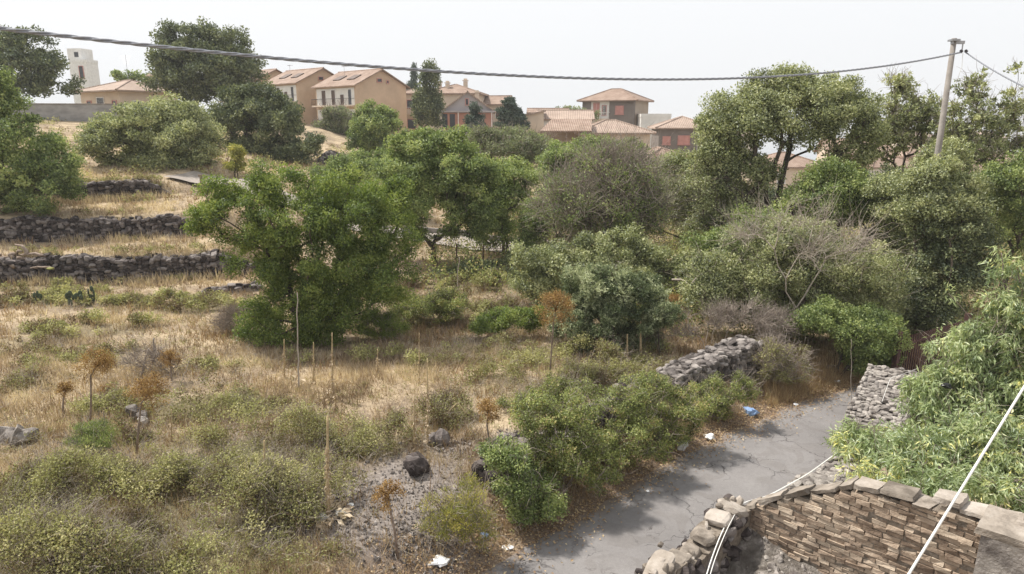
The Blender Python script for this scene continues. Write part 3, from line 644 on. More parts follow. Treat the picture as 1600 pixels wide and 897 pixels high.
    make_tree('oak_tree', 'low green oak between the big oak and the concrete pole', 'tree', 1310, 27, [(1300,290,50,36),(1340,300,40,40),(1270,310,40,36),(1290,262,34,14),(1350,350,50,34),(1300,345,50,30),(1380,320,40,34)], 'leaf_walnut', 20000, (.10,.06), 100, .42, .1, 3, .3, 43, tvar=.3)
    make_tree('elm_tree', 'thin airy tree left of the concrete pole', 'tree', 1415, 31, [(1410,180,46,44),(1425,215,50,40),(1400,135,16,24),(1450,170,26,30),(1385,225,30,30)], 'leaf_olive', 7000, (.13,.08), 100, .36, .08, 3, .3, 44, shell=.2, low=.8, gap=.3, whorl=10, twigs=900, twl=.5)
    make_tree('elm_tree', 'thin airy tree right of the concrete pole with a dark fork', 'tree', 1500, 29, [(1520,190,46,48),(1535,230,60,40),(1525,140,26,26),(1580,180,24,44),(1480,215,26,34),(1590,230,28,34),(1590,110,6,8)], 'leaf_olive', 8500, (.125,.075), 120, .36, .1, 2, .3, 45, shell=.2, low=.8, gap=.3, whorl=10, twigs=1100, twl=.5, forkpts=[(1500,262,29),(1512,255,29)])
    make_tree('oak_tree', 'rounded green oak below the thin trees and the pole foot', 'tree', 1440, 25.5, [(1430,330,70,56),(1470,255,36,26),(1440,240,22,22),(1490,235,20,18),(1470,290,48,34),(1400,300,44,40),(1480,350,56,60),(1440,400,80,50),(1500,300,40,40)], 'leaf_olive', 40000, (.098,.056), 200, .42, .14, 4, .3, 46, tvar=.3, low=.5)
    make_tree('oak_tree', 'dark shaded oak over the end of the lane by the iron gate', 'tree', 1475, 22.6, [(1470,430,60,60),(1510,400,46,60),(1440,470,46,50),(1490,350,50,50),(1425,520,36,40)], 'leaf_dark', 30000, (.09,.055), 170, .4, .14, 3, .35, 47, tvar=.28, low=.6)
    make_tree('oak_tree', 'green oak at the far right edge behind the peach tree', 'tree', 1585, 27, [(1590,300,50,48),(1560,340,42,44),(1620,350,50,60),(1560,280,30,24),(1600,260,36,20),(1640,280,60,60)], 'leaf_walnut', 24000, (.10,.06), 130, .42, .14, 3, .3, 48, tvar=.3)
    make_tree('carob_tree', 'wide dense grey green thicket tree left of the lane', 'tree', 1250, 21.8, [(1230,430,100,60),(1150,450,60,48),(1320,420,70,56),(1290,480,80,46),(1200,380,70,38),(1370,440,44,56),(1120,420,40,36),(1350,500,50,44),(1180,480,70,34),(1110,455,50,36),(1250,380,70,40),(1230,490,70,36)], 'leaf_olive', 76000, (.082,.045), 300, .36, .1, 6, .25, 49, tvar=.32, low=.6, twigs=900, twmat='twig_pale', twl=.7)
    make_tree('carob_tree', 'bright leafed bush overhanging the lane edge', 'shrub', 1340, 19.3, [(1340,520,52,42),(1300,500,44,28),(1380,530,36,44),(1270,500,34,20),(1360,560,40,30)], 'leaf_walnut', 26000, (.075,.042), 120, .28, .06, 4, .3, 50, tvar=.3, low=.6)
    make_tree('dead_branch', 'fallen bare pale branches lying over the thicket tree', 'branch', 1262, 20.3, [(1310,395,56,26),(1340,370,36,24),(1270,400,44,24),(1240,350,50,34),(1180,370,40,34)], None, 0, (.1,.05), 46, .3, .022, 2, .3, 51, bark='twig_pale', twigs=520, twmat='twig_pale', twl=.9, shell=.1, forkpts=[(1290,405,20.2),(1210,390,20.2)], zb=2.0)
    make_tree('peach_tree', 'light green peach tree with drooping leaves behind the ruined wall', 'tree', 1500, 11.6,
        [(1500,650,90,52),(1425,707,72,32,-1),(1540,700,90,60,-1.2),(1450,730,80,34,-1.6),(1560,600,72,56),(1500,570,60,40,.3),(1600,560,60,70),(1400,692,46,20),(1400,745,60,22,-2.0),(1500,760,90,24,-2.3),(1590,775,40,24,-2.5),(1440,620,26,20),(1345,700,34,26,-.8),(1570,745,60,28,-1.8),(1590,490,40,40),(1480,600,52,36),(1620,680,60,90,-.6),(1345,690,36,20,.4),(1540,540,40,36)],
        'leaf_peach', 50000, (.125,.028), 300, .30, .07, 4, .3, 52, updir=-.75, whorl=16, tvar=.22, low=.6, twigs=1200, twl=.4)
    make_tree('peach_shoot', 'long peach shoots with yellowing leaves rising above the peach crown', 'shoot', 1545, 11.8, [(1480,465,8,12),(1558,405,12,22),(1560,430,10,14),(1590,420,18,14),(1600,450,16,14)], 'leaf_peach', 800, (.13,.028), 16, .16, .016, 2, .3, 53, updir=-.6, whorl=12, shell=.1, bark='twig', forkpts=[(1545,520,11.8),(1575,520,11.8)])
    make_tree('hackberry_tree', 'pale green tree filling in right of the bare grey tree', 'tree', 1075, 34, [(1075,300,50,46),(1040,330,40,40),(1100,350,50,46),(1060,260,36,24)], 'leaf_olive', 17000, (.125,.07), 80, .5, .1, 3, .3, 57)
    make_tree('hackberry_tree', 'green bush tree under the round leafy walnut, right of its trunk', 'shrub', 735, 30.5, [(745,425,40,22),(800,420,40,26),(700,440,30,16)], 'leaf_dark', 7000, (.11,.06), 50, .35, .06, 3, .3, 58)
    make_tree('hackberry_tree', 'leafy tree in the hollow between young tree and thicket', 'tree', 1150, 26.5, [(1150,385,56,36),(1110,400,50,36),(1200,350,50,30),(1180,400,50,30)], 'leaf_walnut', 16000, (.10,.06), 90, .4, .1, 3, .3, 59)
    make_tree('hackberry_tree', 'broad green tree behind the left part of the big field tree', 'tree', 560, 45, [(560,262,42,24),(600,275,50,36),(520,280,36,24)], 'leaf_walnut', 12000, (.16,.09), 80, .55, .12, 3, .3, 60)
    make_tree('hackberry_tree', 'light green tree hiding the foot of the concrete pole', 'tree', 1466, 23.0, [(1462,272,32,30),(1492,300,34,34),(1436,305,36,34),(1465,330,60,40)], 'leaf_olive', 19000, (.09,.052), 90, .34, .09, 3, .4, 62)
    # dark conifer-like backdrop shrubs between lane end and houses
    make_tree('holm_oak', 'dark green oak standing behind the big right oak', 'tree', 1330, 41, [(1330,300,70,36),(1250,320,60,34),(1400,290,50,34),(1180,330,50,40)], 'leaf_dark', 14000, (.16,.09), 110, .6, .15, 3, .3, 54)
    make_tree('holm_oak', 'green oak behind the young tree, in front of the tile roofed cottage', 'tree', 1090, 44, [(1090,290,36,30),(1120,310,50,40),(1060,300,40,34),(1040,290,30,30)], 'leaf_olive', 12000, (.16,.09), 90, .55, .12, 3, .3, 55)
    make_tree('holm_oak', 'shaded oak at the right beyond the gate', 'tree', 1560, 33, [(1540,300,50,30),(1480,310,50,34),(1600,330,60,50)], 'leaf_dark', 12000, (.13,.075), 100, .55, .14, 3, .3, 56)

# ---- bank of brambles along the lane
def bush(name, label, cat, px, py, lobes, mat, leaves, leaf, seed, clumps=60, cr=.2, twigs=250, group=None, Y=None, whorl=0, updir=.2, twmat='twig'):
    g = ground(px, py); Yb = Y or g[1]
    return make_tree(name, label, cat, px, Yb, lobes, mat, leaves, leaf, clumps, cr, .012, 6, .25, seed, group, 'twig', .45, .7, updir, whorl, .6, twigs=twigs, twl=.35, tvar=.3, twmat=twmat)
bush('yellow_weed', 'yellow flowering weed clump at the near lane edge', 'weed', 712, 858, [(705,795,46,34),(735,790,40,44),(690,815,34,24),(745,830,34,24)], 'leaf_yellow', 9000, (.05,.014), 61, 70, .16, 300, updir=.9)
bush('bramble_bush', 'dark green bramble bush right of the yellow weed clump', 'bramble bush', 822, 815, [(800,735,48,46),(825,775,54,40),(775,710,30,24),(850,790,40,26)], 'leaf_walnut', 17000, (.05,.030), 62, 120, .17)
bush('bramble_bush', 'bramble bush spilling over dark stones beside the widest part of the lane', 'bramble bush', 890, 775, [(880,695,64,52),(850,650,56,38),(915,735,66,36),(845,730,50,40),(890,640,40,24)], 'leaf_bramble', 24000, (.05,.030), 63, 160, .17)
bush('bramble_bush', 'green bramble mound at the middle of the lane bank', 'bramble bush', 975, 735, [(960,660,66,50),(930,625,60,34),(985,695,66,36),(925,700,50,36),(1000,650,40,40)], 'leaf_bramble', 23000, (.048,.028), 64, 150, .17)
bush('bramble_bush', 'bramble trailing below the low end of the broken stone wall', 'bramble bush', 1050, 695, [(1040,640,60,40),(1010,605,50,24),(1055,665,58,26),(1080,620,36,22)], 'leaf_bramble', 20000, (.046,.027), 65, 130, .16)
bush('bramble_bush', 'bramble spread in front of the broken stone wall face', 'bramble bush', 1125, 655, [(1110,625,50,30),(1140,605,40,26),(1095,645,46,20)], 'leaf_bramble', 13000, (.046,.027), 66, 90, .15)
bush('bramble_bush', 'brown half dead bramble right of the broken stone wall', 'bramble bush', 1215, 605, [(1205,560,40,34),(1235,570,40,30),(1190,585,30,22)], 'leaf_mat', 8000, (.046,.027), 67, 90, .16, twigs=1300)
bush('bramble_bush', 'bramble bush on top of the bank above the dark stones', 'bramble bush', 860, 640, [(840,625,50,24),(885,612,44,22),(800,640,36,18)], 'leaf_bramble', 11000, (.046,.027), 68, 80, .16)
bush('bramble_bush', 'low bramble behind the middle of the lane bank, left of the broken wall', 'bramble bush', 960, 600, [(940,585,50,20),(985,580,44,16),(900,590,40,16)], 'leaf_mat', 9000, (.046,.027), 77, 70, .16)
bush('green_shrub', 'bright green low mound in mid field left of the grey green shrub', 'shrub', 795, 527, [(795,500,50,18),(830,495,34,14),(765,508,26,14)], 'leaf_bright', 11000, (.065,.035), 69, 60, .22, 100)
bush('green_shrub', 'feathery green shrub right of the big field tree', 'shrub', 590, 532, [(590,505,26,26),(615,515,22,16)], 'leaf_bright', 6000, (.06,.02), 70, 36, .2, 120, updir=.8)
bush('green_shrub', 'low spreading green shrub below the track posts', 'shrub', 675, 510, [(670,485,56,22),(700,470,30,18),(630,500,34,16)], 'leaf_bramble', 12000, (.065,.035), 71, 60, .25, 200)
bush('fennel_bush', 'feathery green bush in the lower left field', 'shrub', 150, 712, [(150,682,36,24),(130,695,24,16)], 'leaf_walnut', 5000, (.06,.010), 72, 36, .16, 160, updir=1.2)
bush('dry_bush', 'grey leafless bush left of the big field tree', 'bush', 385, 520, [(380,500,34,22),(350,512,24,14)], None, 0, (.05,.03), 73, 40, .25, 900)
bush('dry_bush', 'brown leafless bush by the dead dark stalk in the left field', 'bush', 235, 585, [(225,565,34,18),(255,570,24,14)], None, 0, (.05,.03), 74, 30, .25, 700)
bush('dry_bush', 'tangle of pale bare stems above the broken stone wall', 'bush', 1120, 520, [(1110,500,56,18),(1160,495,50,22),(1060,520,40,14),(1215,510,36,26)], None, 0, (.05,.03), 75, 80, .25, 2200, Y=19.6)

# ------------------------------------------------------------------ ground cover (uncountable)
rg = np.random.default_rng(500)
def scatter(n, dmin, dmax, ang=48, power=1.0):
    """points in front, denser near by: n candidates"""
    a = np.radians(rg.uniform(-ang, ang, n)); d = dmin*(dmax/dmin)**(rg.random(n)**power)
    return d*np.sin(a), d*np.cos(a), d
def on_field(X, Y, margin=1.75):
    d, s, al = seg_dist(X, Y, ROAD_C); t, _, _ = seg_dist(X, Y, TRK)
    return (d > margin) & (t > 1.6) & ((s > 0) | (X > 60))
def blades(X, Y, H, W, per, spread, lean, rng=rg):
    n = len(X)*per; k = np.repeat(np.arange(len(X)), per)
    px = X[k] + rng.normal(size=n)*spread; py = Y[k] + rng.normal(size=n)*spread; pz = h(px, py) - .01
    hh = np.repeat(H, per)*rng.uniform(.5, 1.2, n); a = rng.random(n)*2*math.pi; ln = rng.random(n)*lean
    tipx = px + np.cos(a)*ln*hh; tipy = py + np.sin(a)*ln*hh; tipz = pz + hh*(1-.3*ln)
    b = a + math.pi/2 + rng.normal(size=n)*.8; w = W*rng.uniform(.6, 1.4, n)/2
    v = np.stack([np.stack([px-np.cos(b)*w, py-np.sin(b)*w, pz], 1), np.stack([px+np.cos(b)*w, py+np.sin(b)*w, pz], 1), np.stack([tipx, tipy, tipz], 1)], 1).reshape(-1, 3)
    return v, np.arange(n*3).reshape(-1, 3), k
def wallmask(X, Y):     # keep stone walls free of grass
    m = np.zeros(np.shape(X), bool)
    for f, x1 in ((yw1, -11.5), (yw2, -15.5), (yw3, -20.5)): m |= (X < x1) & (np.abs(Y-f(X)) < .40)
    return m
# straw coloured grass
X, Y, D = scatter(120000, 7, 75, power=.8); ok = on_field(X, Y) & ~wallmask(X, Y)
g, s, st = pmask(X, Y, GREEN), pmask(X, Y, SOIL), pmask(X, Y, STRAW); n1 = N1(X*.9+5, Y*.9, 3)
pr = np.clip(.16 + 1.1*st + 1.7*(n1-.45), .05, 1)*(1-.6*g)*(1-.80*s); ok &= rg.random(len(X)) < pr
X, Y, D, n1, st = X[ok], Y[ok], D[ok], n1[ok], st[ok]
v, t, k = blades(X, Y, .08 + .26*rg.random(len(X))*(.4+n1), np.clip(.0011*D, .012, .06)[np.repeat(np.arange(len(X)), 8)], 8, .10, .75)
ti = np.clip(.30 + .3*st[k] + (N2(X*.8, Y*.8)[k]-.5)*1.5 + rg.normal(size=len(k))*.17, 0, 1)
tag(link('dry_grass', mesh_from('dry_grass', v, t, M['grass_dry'], ti)), 'straw coloured dry grass over the field', 'grass', kind='stuff')
# brown dead stems and weeds
X, Y, D = scatter(60000, 7, 60, power=.8); ok = on_field(X, Y) & ~wallmask(X, Y) & (rg.random(len(X)) < np.clip(.15+1.8*(N3(X*.7, Y*.7)-.45), 0, 1)*(1-.8*pmask(X, Y, SOIL))*(1-.7*pmask(X, Y, STRAW)))
X, Y, D = X[ok], Y[ok], D[ok]
v, t, k = blades(X, Y, .15+.35*rg.random(len(X)), np.clip(.0010*D, .010, .05)[np.repeat(np.arange(len(X)), 5)], 5, .08, .9)
tag(link('dead_weeds', mesh_from('dead_weeds', v, t, M['grass_orange'], np.clip(rg.normal(size=len(k))*.2+.28, 0, 1))), 'brown dead weeds between the dry grass', 'weeds', kind='stuff')
# orange verge grass beside the lane
al = rg.random(16000); i_ = (al*259).astype(int); off = rg.gamma(2.0, .28, 16000) + .05
dv = ROAD_L[-1]-ROAD_L[0]; tang = np.gradient(RL, axis=0); tang /= np.hypot(tang[:, 0], tang[:, 1])[:, None]; nrm = np.stack([-tang[:, 1], tang[:, 0]], 1)
X = RL[i_, 0] + nrm[i_, 0]*off + rg.normal(size=16000)*.05; Y = RL[i_, 1] + nrm[i_, 1]*off
pr = np.where(X > 7.0, 1.0, .16)*np.where(off < .3, .35, 1); ok = (rg.random(16000) < pr) & (Y > 5)
X, Y, off = X[ok], Y[ok], off[ok]
v, t, k = blades(X, Y, (.10 + .45*rg.random(len(X)))*np.where(X > 7, 1.0, .5)*np.clip(off*1.8, .3, 1.2), .014, 9, .09, .7)
tag(link('verge_grass', mesh_from('verge_grass', v, t, M['grass_orange'], np.clip(rg.normal(size=len(k))*.25+.6, 0, 1))), 'orange dry grass along the lane verge', 'grass', kind='stuff')
# fallen leaves along the lane edge
n = 26000; i_ = rg.integers(0, 260, n); off = rg.normal(size=n)*.42 + .25
X = RL[i_, 0] + nrm[i_, 0]*off + rg.normal(size=n)*.1; Y = RL[i_, 1] + nrm[i_, 1]*off; ok = Y > 5; X, Y = X[ok], Y[ok]; n = len(X)
d_, _, _ = seg_dist(X, Y, ROAD_C); Z = np.where(d_ < 1.5, road_z(X, Y) + .03 + .05*(1-np.clip(d_/1.5, 0, 1)**2)+.01, h(X, Y) + .02) + rg.random(n)*.03
dd = rg.normal(size=(n, 3)); dd[:, 2] *= .25; up = rg.normal(size=(n, 3))*.35; up[:, 2] += 1
v, q = leaf_quads(np.stack([X, Y, Z], 1), dd, up, np.full(n, .055)*rg.uniform(.5, 1.5, n), np.full(n, .032)*rg.uniform(.5, 1.5, n), rg)
tag(link('leaf_litter', mesh_from('leaf_litter', v, q, M['grass_orange'], np.clip(rg.normal(size=n)*.3+.45, 0, 1))), 'fallen brown leaves along the lane edge', 'leaf litter', kind='stuff')
# bramble and weed mats
n0 = 3600; X, Y, D = scatter(n0*18, 7.5, 45, power=.85); gm = pmask(X, Y, GREEN, .7); ok = on_field(X, Y, 2.1) & (rg.random(len(X)) < gm*.9) & (gm > .12) & ~wallmask(X, Y) & (rg.random(len(X)) < .06 + 1.1*sstep(.42, .60, N1(X*1.1+3, Y*1.1, 3)))
X, Y, D, gm = X[ok][:n0], Y[ok][:n0], D[ok][:n0], gm[ok][:n0]
hm = .04 + 1.0*gm*sstep(.3, .75, N2(X*.9+9, Y*.9, 3))
hm *= np.where(D > 24, .8, 1)
C = np.stack([X, Y, h(X, Y) + hm*.8], 1); R = .13 + .20*rg.random(len(X))**1.5
v, q, ti = leaf_cloud(C, R, 290000, .044, .028, rg, updir=.3, flat=.9, tvar=.16, ctv=.26)
big = np.clip(np.hypot(v[::4, 0], v[::4, 1])/14, 1, 2.2); v4 = v.reshape(-1, 4, 3); v4 = v4[:, :1] + (v4 - v4[:, :1])*big[:, None, None]
ti = np.clip(ti + (N1(v4[:, 0, 0]*.7, v4[:, 0, 1]*.7)-.5)*1.3 - .10, 0, 1)
tag(link('bramble_mat', mesh_from('bramble_mat', v4.reshape(-1, 3), q, M['leaf_mat'], ti)), 'low bramble and weeds sprawling over the field', 'brambles', kind='stuff')
v, q = twig_sprays(C, R*1.5, 17000, rg, .34, .0032, .5)
tag(link('bramble_stems', mesh_from('bramble_stems', v, q, M['twig'], rg.random(len(q)))), 'dry twigs and bramble stems in the field', 'twigs', kind='stuff')
# tangles of bare grey twigs lying in the dry grass
X, Y, D = scatter(9000, 7.5, 50); ok = on_field(X, Y) & (rg.random(len(X)) < np.clip((N3(X*.6+4, Y*.6)-.40)*4, 0, 1)*(1-.6*pmask(X, Y, SOIL))); X, Y = X[ok], Y[ok]
v, q = twig_sprays(np.stack([X, Y, h(X, Y)+.10], 1), np.full(len(X), .18), 30000, rg, .26, .0032, .15)
tag(link('dry_twigs', mesh_from('dry_twigs', v, q, M['twig_pale'], rg.random(len(q)))), 'pale bare twigs tangled in the dry grass', 'twigs', kind='stuff')
# thin scattered low weeds
X, Y, D = scatter(26000, 7.5, 40); ok = on_field(X, Y) & ~wallmask(X, Y) & (rg.random(len(X)) < np.clip((N1(X*.5+20, Y*.5)-.36)*3.0, 0, .8)*(1-.85*pmask(X, Y, SOIL))*(1-.35*pmask(X, Y, STRAW)))
X, Y = X[ok], Y[ok]; C = np.stack([X, Y, h(X, Y)+.07], 1); R = np.full(len(X), .10)
v, q, ti = leaf_cloud(C, R, 100000, .045, .02, rg, updir=.5, tvar=.25, ctv=.25)
tag(link('low_weeds', mesh_from('low_weeds', v, q, M['leaf_mat'], np.clip(ti-.12, 0, 1))), 'sparse low grey green weeds in the dry grass', 'weeds', kind='stuff')
# shrubs of undergrowth under the middle trees
n = 4200; X = rg.uniform(-4, 40, n); Y = 21 + 35*rg.random(n)**1.3; ok = on_field(X, Y, 2.5) & ((Y > 27) | (X > 3)); X, Y = X[ok], Y[ok]
C = np.stack([X, Y, h(X, Y) + .25 + 1.1*rg.random(len(X))*N1(X*.3, Y*.3)*1.6], 1); R = .35 + .3*rg.random(len(X))
v, q, ti = leaf_cloud(C, R*1.15, 110000, .12, .07, rg, updir=.4, tvar=.3, ctv=.25)
tag(link('undergrowth', mesh_from('undergrowth', v, q, M['leaf_bramble'], ti)), 'tangled green undergrowth below the trees', 'undergrowth', kind='stuff')
n = 900; X = rg.uniform(-45, -9, n); Y = rg.uniform(38, 76, n); X, Y = X, Y; kk = (N1(X*.15, Y*.15) > .47) & on_field(X, Y); X, Y = X[kk], Y[kk]
C = np.stack([X, Y, h(X, Y) + .2*rg.random(len(X))], 1); R = .3 + .35*rg.random(len(X))
v, q, ti = leaf_cloud(C, R, 24000, .16, .09, rg, updir=.4, tvar=.3, ctv=.25)
tag(link('terrace_scrub', mesh_from('terrace_scrub', v, q, M['leaf_mat'], ti)), 'scattered scrub on the upper terraces', 'scrub', kind='stuff')
# weeds growing on and at the foot of the terrace walls
C = []
for f, xa, xb in ((yw1, -29, -11), (yw2, -33, -15), (yw3, -27, -20)):
    x = rg.uniform(xa, xb, 260); x = x[N2(x*.7, f(x)) > .45]; o_ = rg.choice([-.5, .45, .0], len(x), p=[.5, .35, .15]) + rg.normal(size=len(x))*.12; y = f(x) + o_
    C.append(np.stack([x, y, h(x, y) + np.where(o_ > -.2, .25, .12)], 1))
C = np.concatenate(C); v, q, ti = leaf_cloud(C, .12+.16*rg.random(len(C)), 16000, .10, .05, rg, updir=.6, tvar=.2, ctv=.3)
tag(link('wall_weeds', mesh_from('wall_weeds', v, q, M['leaf_mat'], np.clip(ti-.08, 0, 1))), 'weeds growing out of the terrace walls', 'weeds', kind='stuff')
bx_, by_ = C[:, 0], C[:, 1] - .25; bx_ = np.repeat(bx_, 4) + rg.normal(size=len(bx_)*4)*.5; by_ = np.repeat(by_, 4) + rg.normal(size=len(by_)*4)*.15
v, t, k = blades(bx_, by_, .25 + .4*rg.random(len(bx_)), .035, 8, .1, .6); tag(link('wall_grass', mesh_from('wall_grass', v, t, M['grass_dry'], np.clip(.5+rg.normal(size=len(k))*.2, 0, 1))), 'tall dry grass at the feet of the terrace walls', 'grass', kind='stuff')
# pebbles and rubble bits on the bare grey soil
n = 3000; ix = rg.integers(0, len(SOIL), n); SP_ = np.array(SOIL); X = SP_[ix, 0] + rg.normal(size=n)*SP_[ix, 2]*.6; Y = SP_[ix, 1] + rg.normal(size=n)*SP_[ix, 3]*.6
ok = on_field(X, Y, 1.6); X, Y = X[ok], Y[ok]; n = len(X)
OCT = np.array([[1,0,0],[-1,0,0],[0,1,0],[0,-1,0],[0,0,1],[0,0,-1]], float); OT = np.array([(0,2,4),(2,1,4),(1,3,4),(3,0,4),(2,0,5),(1,2,5),(3,1,5),(0,3,5)])
sz = rg.gamma(2, .009, (n, 1, 1))*rg.uniform(.6, 1.3, (n, 1, 3)); vv = np.einsum('nij,nkj->nki', rand_rot(rg, n), OCT[None]*sz) + np.stack([X, Y, h(X, Y)+.01], 1)[:, None]
tag(link('gravel', mesh_from('gravel', vv.reshape(-1, 3), (OT[None]+(np.arange(n)*6)[:, None, None]).reshape(-1, 3), M['lava_mid'], rg.random(n*8))), 'loose gravel on the bare grey soil', 'gravel', kind='stuff')

# ------------------------------------------------------------------ stone work
def ico(sub=1):
    import bmesh
    bm = bmesh.new(); bmesh.ops.create_icosphere(bm, subdivisions=sub, radius=1); v = np.array([x.co[:] for x in bm.verts]); f = np.array([[a.index for a in x.verts] for x in bm.faces]); bm.free(); return v, f
IV, IF = ico(2)
def stones(centres, sizes, rng, rough=.16, tumble=.3, square=.5):
    """irregular angular stones; sizes (n,3)"""
    n = len(centres); base = IV[None].repeat(n, 0)
    sq = np.sign(base)*np.abs(base)**square; sq /= np.abs(sq).max(axis=(1, 2), keepdims=True)
    base = base*.35 + sq*.65
    nz = rng.normal(size=(n, len(IV), 3))*rough*.5; k = rng.normal(size=(n, 3, 3)); bend = np.sin(np.einsum('nij,nvj->nvi', k*1.3, IV[None].repeat(n, 0)))*rough
    base = (base + nz*.5 + bend)*(sizes[:, None]*.5)
    R = rand_rot(rng, n, tumble); v = np.einsum('nij,nkj->nki', R, base) + centres[:, None]
    f = (IF[None] + (np.arange(n)*len(IV))[:, None, None]).reshape(-1, 3)
    return v.reshape(-1, 3), f, np.repeat(rng.random(n), len(IF))
def dry_wall(name, label, cat, pts, hfun, thick, size, mat, seed, group=None, base=None, fill=True, topflat=False):
    """pts polyline (x,y); hfun(t)->height; stones stacked in both faces and top"""
    rng = np.random.default_rng(seed); pts = np.array(pts, float); seg = np.diff(pts, axis=0); L = np.hypot(*seg.T); acc = np.concatenate([[0], np.cumsum(L)]); tot = acc[-1]
    def at_(s):
        return np.array([np.interp(s, acc, pts[:, 0]), np.interp(s, acc, pts[:, 1])])
    def nrm_(s):
        i = min(len(seg)-1, max(0, int(np.searchsorted(acc, s)-1))); d = seg[i]/L[i]; return np.array([-d[1], d[0]]), d
    C = []; S = []; A = []
    B0 = at_(tot/2); bz = (h(B0[0], B0[1]) if base is None else base)
    s = 0
    while s < tot:
        w = size*rng.uniform(.7, 1.4); sc = s + w/2; c = at_(sc); n_, d_ = nrm_(sc); H = hfun(sc/tot)
        z0 = min(h(*(c-n_*thick*.6)), h(*(c+n_*thick*.6)), h(*c)) - .1
        ztop = (h(*(c - n_*thick*.55)) if base is None else base) + H
        for side in (-1, 1):
            z = z0
            while z < ztop - size*.15:
                hh = size*rng.uniform(.45, .85); 
                if rng.random() < .97:
                    off = n_*side*(thick/2 - size*.2 + rng.normal()*size*.10)
                    C.append([*(c + off + d_*rng.normal()*size*.1), z+hh/2]); S.append([w*1.08, size*rng.uniform(.7, 1.1), hh*1.15]); A.append(math.atan2(d_[1], d_[0]))
                z += hh*.92
        m = max(1, int(thick/size))
        for j in range(m):
            off = n_*((j+.5)/m-.5)*thick*.9; C.append([*(c+off), ztop - size*.22 + rng.normal()*size*.2 + (N1(s*.9, 5.0)-.5)*size*.9]); S.append([w*1.1, thick/m*1.15, size*rng.uniform(.4, .8)]); A.append(math.atan2(d_[1], d_[0]))
        s += w*.93
    C = np.array(C); S = np.array(S); A = np.array(A); v, f, ti = stones(np.zeros_like(C), S, rng, rough=.24, tumble=.45)
    v = v.reshape(len(C), -1, 3); ca, sa = np.cos(A)[:, None], np.sin(A)[:, None]
    x = v[..., 0]*ca - v[..., 1]*sa; y = v[..., 0]*sa + v[..., 1]*ca; v = np.stack([x, y, v[..., 2]], -1) + C[:, None]
    org = np.array([B0[0], B0[1], bz])
    mb = MB(); mb.add(v.reshape(-1, 3)-org, None, f, tt=ti)
    # earth core so no light shows through
    ns = max(4, int(tot/.5))
    if fill:
        for i in range(ns):
            a, b = at_(tot*i/ns), at_(tot*(i+1)/ns); c = (a+b)/2; n_, d_ = nrm_(tot*(i+.5)/ns); H = hfun((i+.5)/ns); z0 = min(h(*(c-n_*thick*.5)), h(*(c+n_*thick*.5))) - .2; z1 = (h(*(c - n_*thick*.55)) if base is None else base) + H - size*(.45 if size > .2 else .30)
            if z1 > z0: mb.box(np.array([c[0], c[1], (z0+z1)/2])-org, (np.hypot(*(b-a))*1.02, thick*(.72 if size > .2 else .9), z1-z0), rotz(math.atan2(d_[1], d_[0])), .05 if size > .2 else .45)
    o = mb.build(name, M[mat], None, False, org); return tag(o, label, cat, group)
terr = 'dry stone terrace walls on the left slope'
dry_wall('terrace_wall', 'lowest dark lava stone terrace wall, twisted dead stump at its left end', 'stone wall', [(x, yw1(x)) for x in (-29,-25,-21,-17,-13.5,-11.6)], lambda t: (1.0+.35*N1(t*9, 2.2))*min(1, (1-t)*6+.3)-.12, .7, .25, 'lava', 81, terr)
dry_wall('terrace_wall', 'middle dark lava stone terrace wall on the left slope', 'stone wall', [(x, yw2(x)) for x in (-33,-28,-24,-20,-15.6)], lambda t: (1.0+.35*N1(t*9, 2.2))*min(1, (1-t)*6+.3)-.12, .7, .25, 'lava', 82, terr)
dry_wall('terrace_wall', 'short highest lava stone terrace wall under the left oaks', 'stone wall', [(x, yw3(x)) for x in (-27.5,-25,-22.5,-20.2)], lambda t: .95*min(1, min(t, 1-t)*5+.3), .7, .28, 'lava', 83, terr)
a, b = P(1042, 575, 16.9), P(1176, 520, 18.7)
dry_wall('broken_wall', 'broken grey lava stone wall standing between the field and the lane', 'stone wall', [(a[0], a[1]), ((a[0]+b[0])/2, (a[1]+b[1])/2+.05), (b[0], b[1])], lambda t: .90+.42*t, .80, .17, 'lava_mid', 84, base=.15)
e = MB(); e.box((0,0,0), (.10, .80, 1.0)); ea = math.atan2(b[1]-a[1], b[0]-a[0]); e0 = MB(); e0.box((0,0,0), (.14, .84, 1.15), rotz(ea), .3)
g1, g2 = ground(735, 760), ground(1035, 612)
dry_wall('bank_wall', 'low dark stone bank wall half hidden by brambles along the lane', 'stone wall', [(g1[0]+.25, g1[1]), ((g1[0]+g2[0])/2, (g1[1]+g2[1])/2-.2), (a[0]-.3, a[1]-.1)], lambda t: .42+.12*math.sin(t*17), .55, .24, 'lava', 85)
# rough rubble wall beyond the ruin, along the right side of the lane
p1, p2 = P(1364, 655, 14.7)[:2], P(1396, 592, 17.6)[:2]
dry_wall('rubble_wall', 'thick crumbling rubble wall at the right of the lane, by the gate', 'stone wall', [tuple(p1), tuple((p1+p2)/2), tuple(p2)], lambda t: .62+.34*t, 1.2, .11, 'lava_pale', 86, base=0)
dry_wall('rubble_wall', 'low collapsed rubble parapet between the ruin and the peach tree', 'stone wall', [(5.0, 10.6), (5.75, 11.6), (6.7, 12.7), (7.5, 13.5)], lambda t: .60+.25*math.sin(t*6), .85, .12, 'lava_pale', 87, base=0)
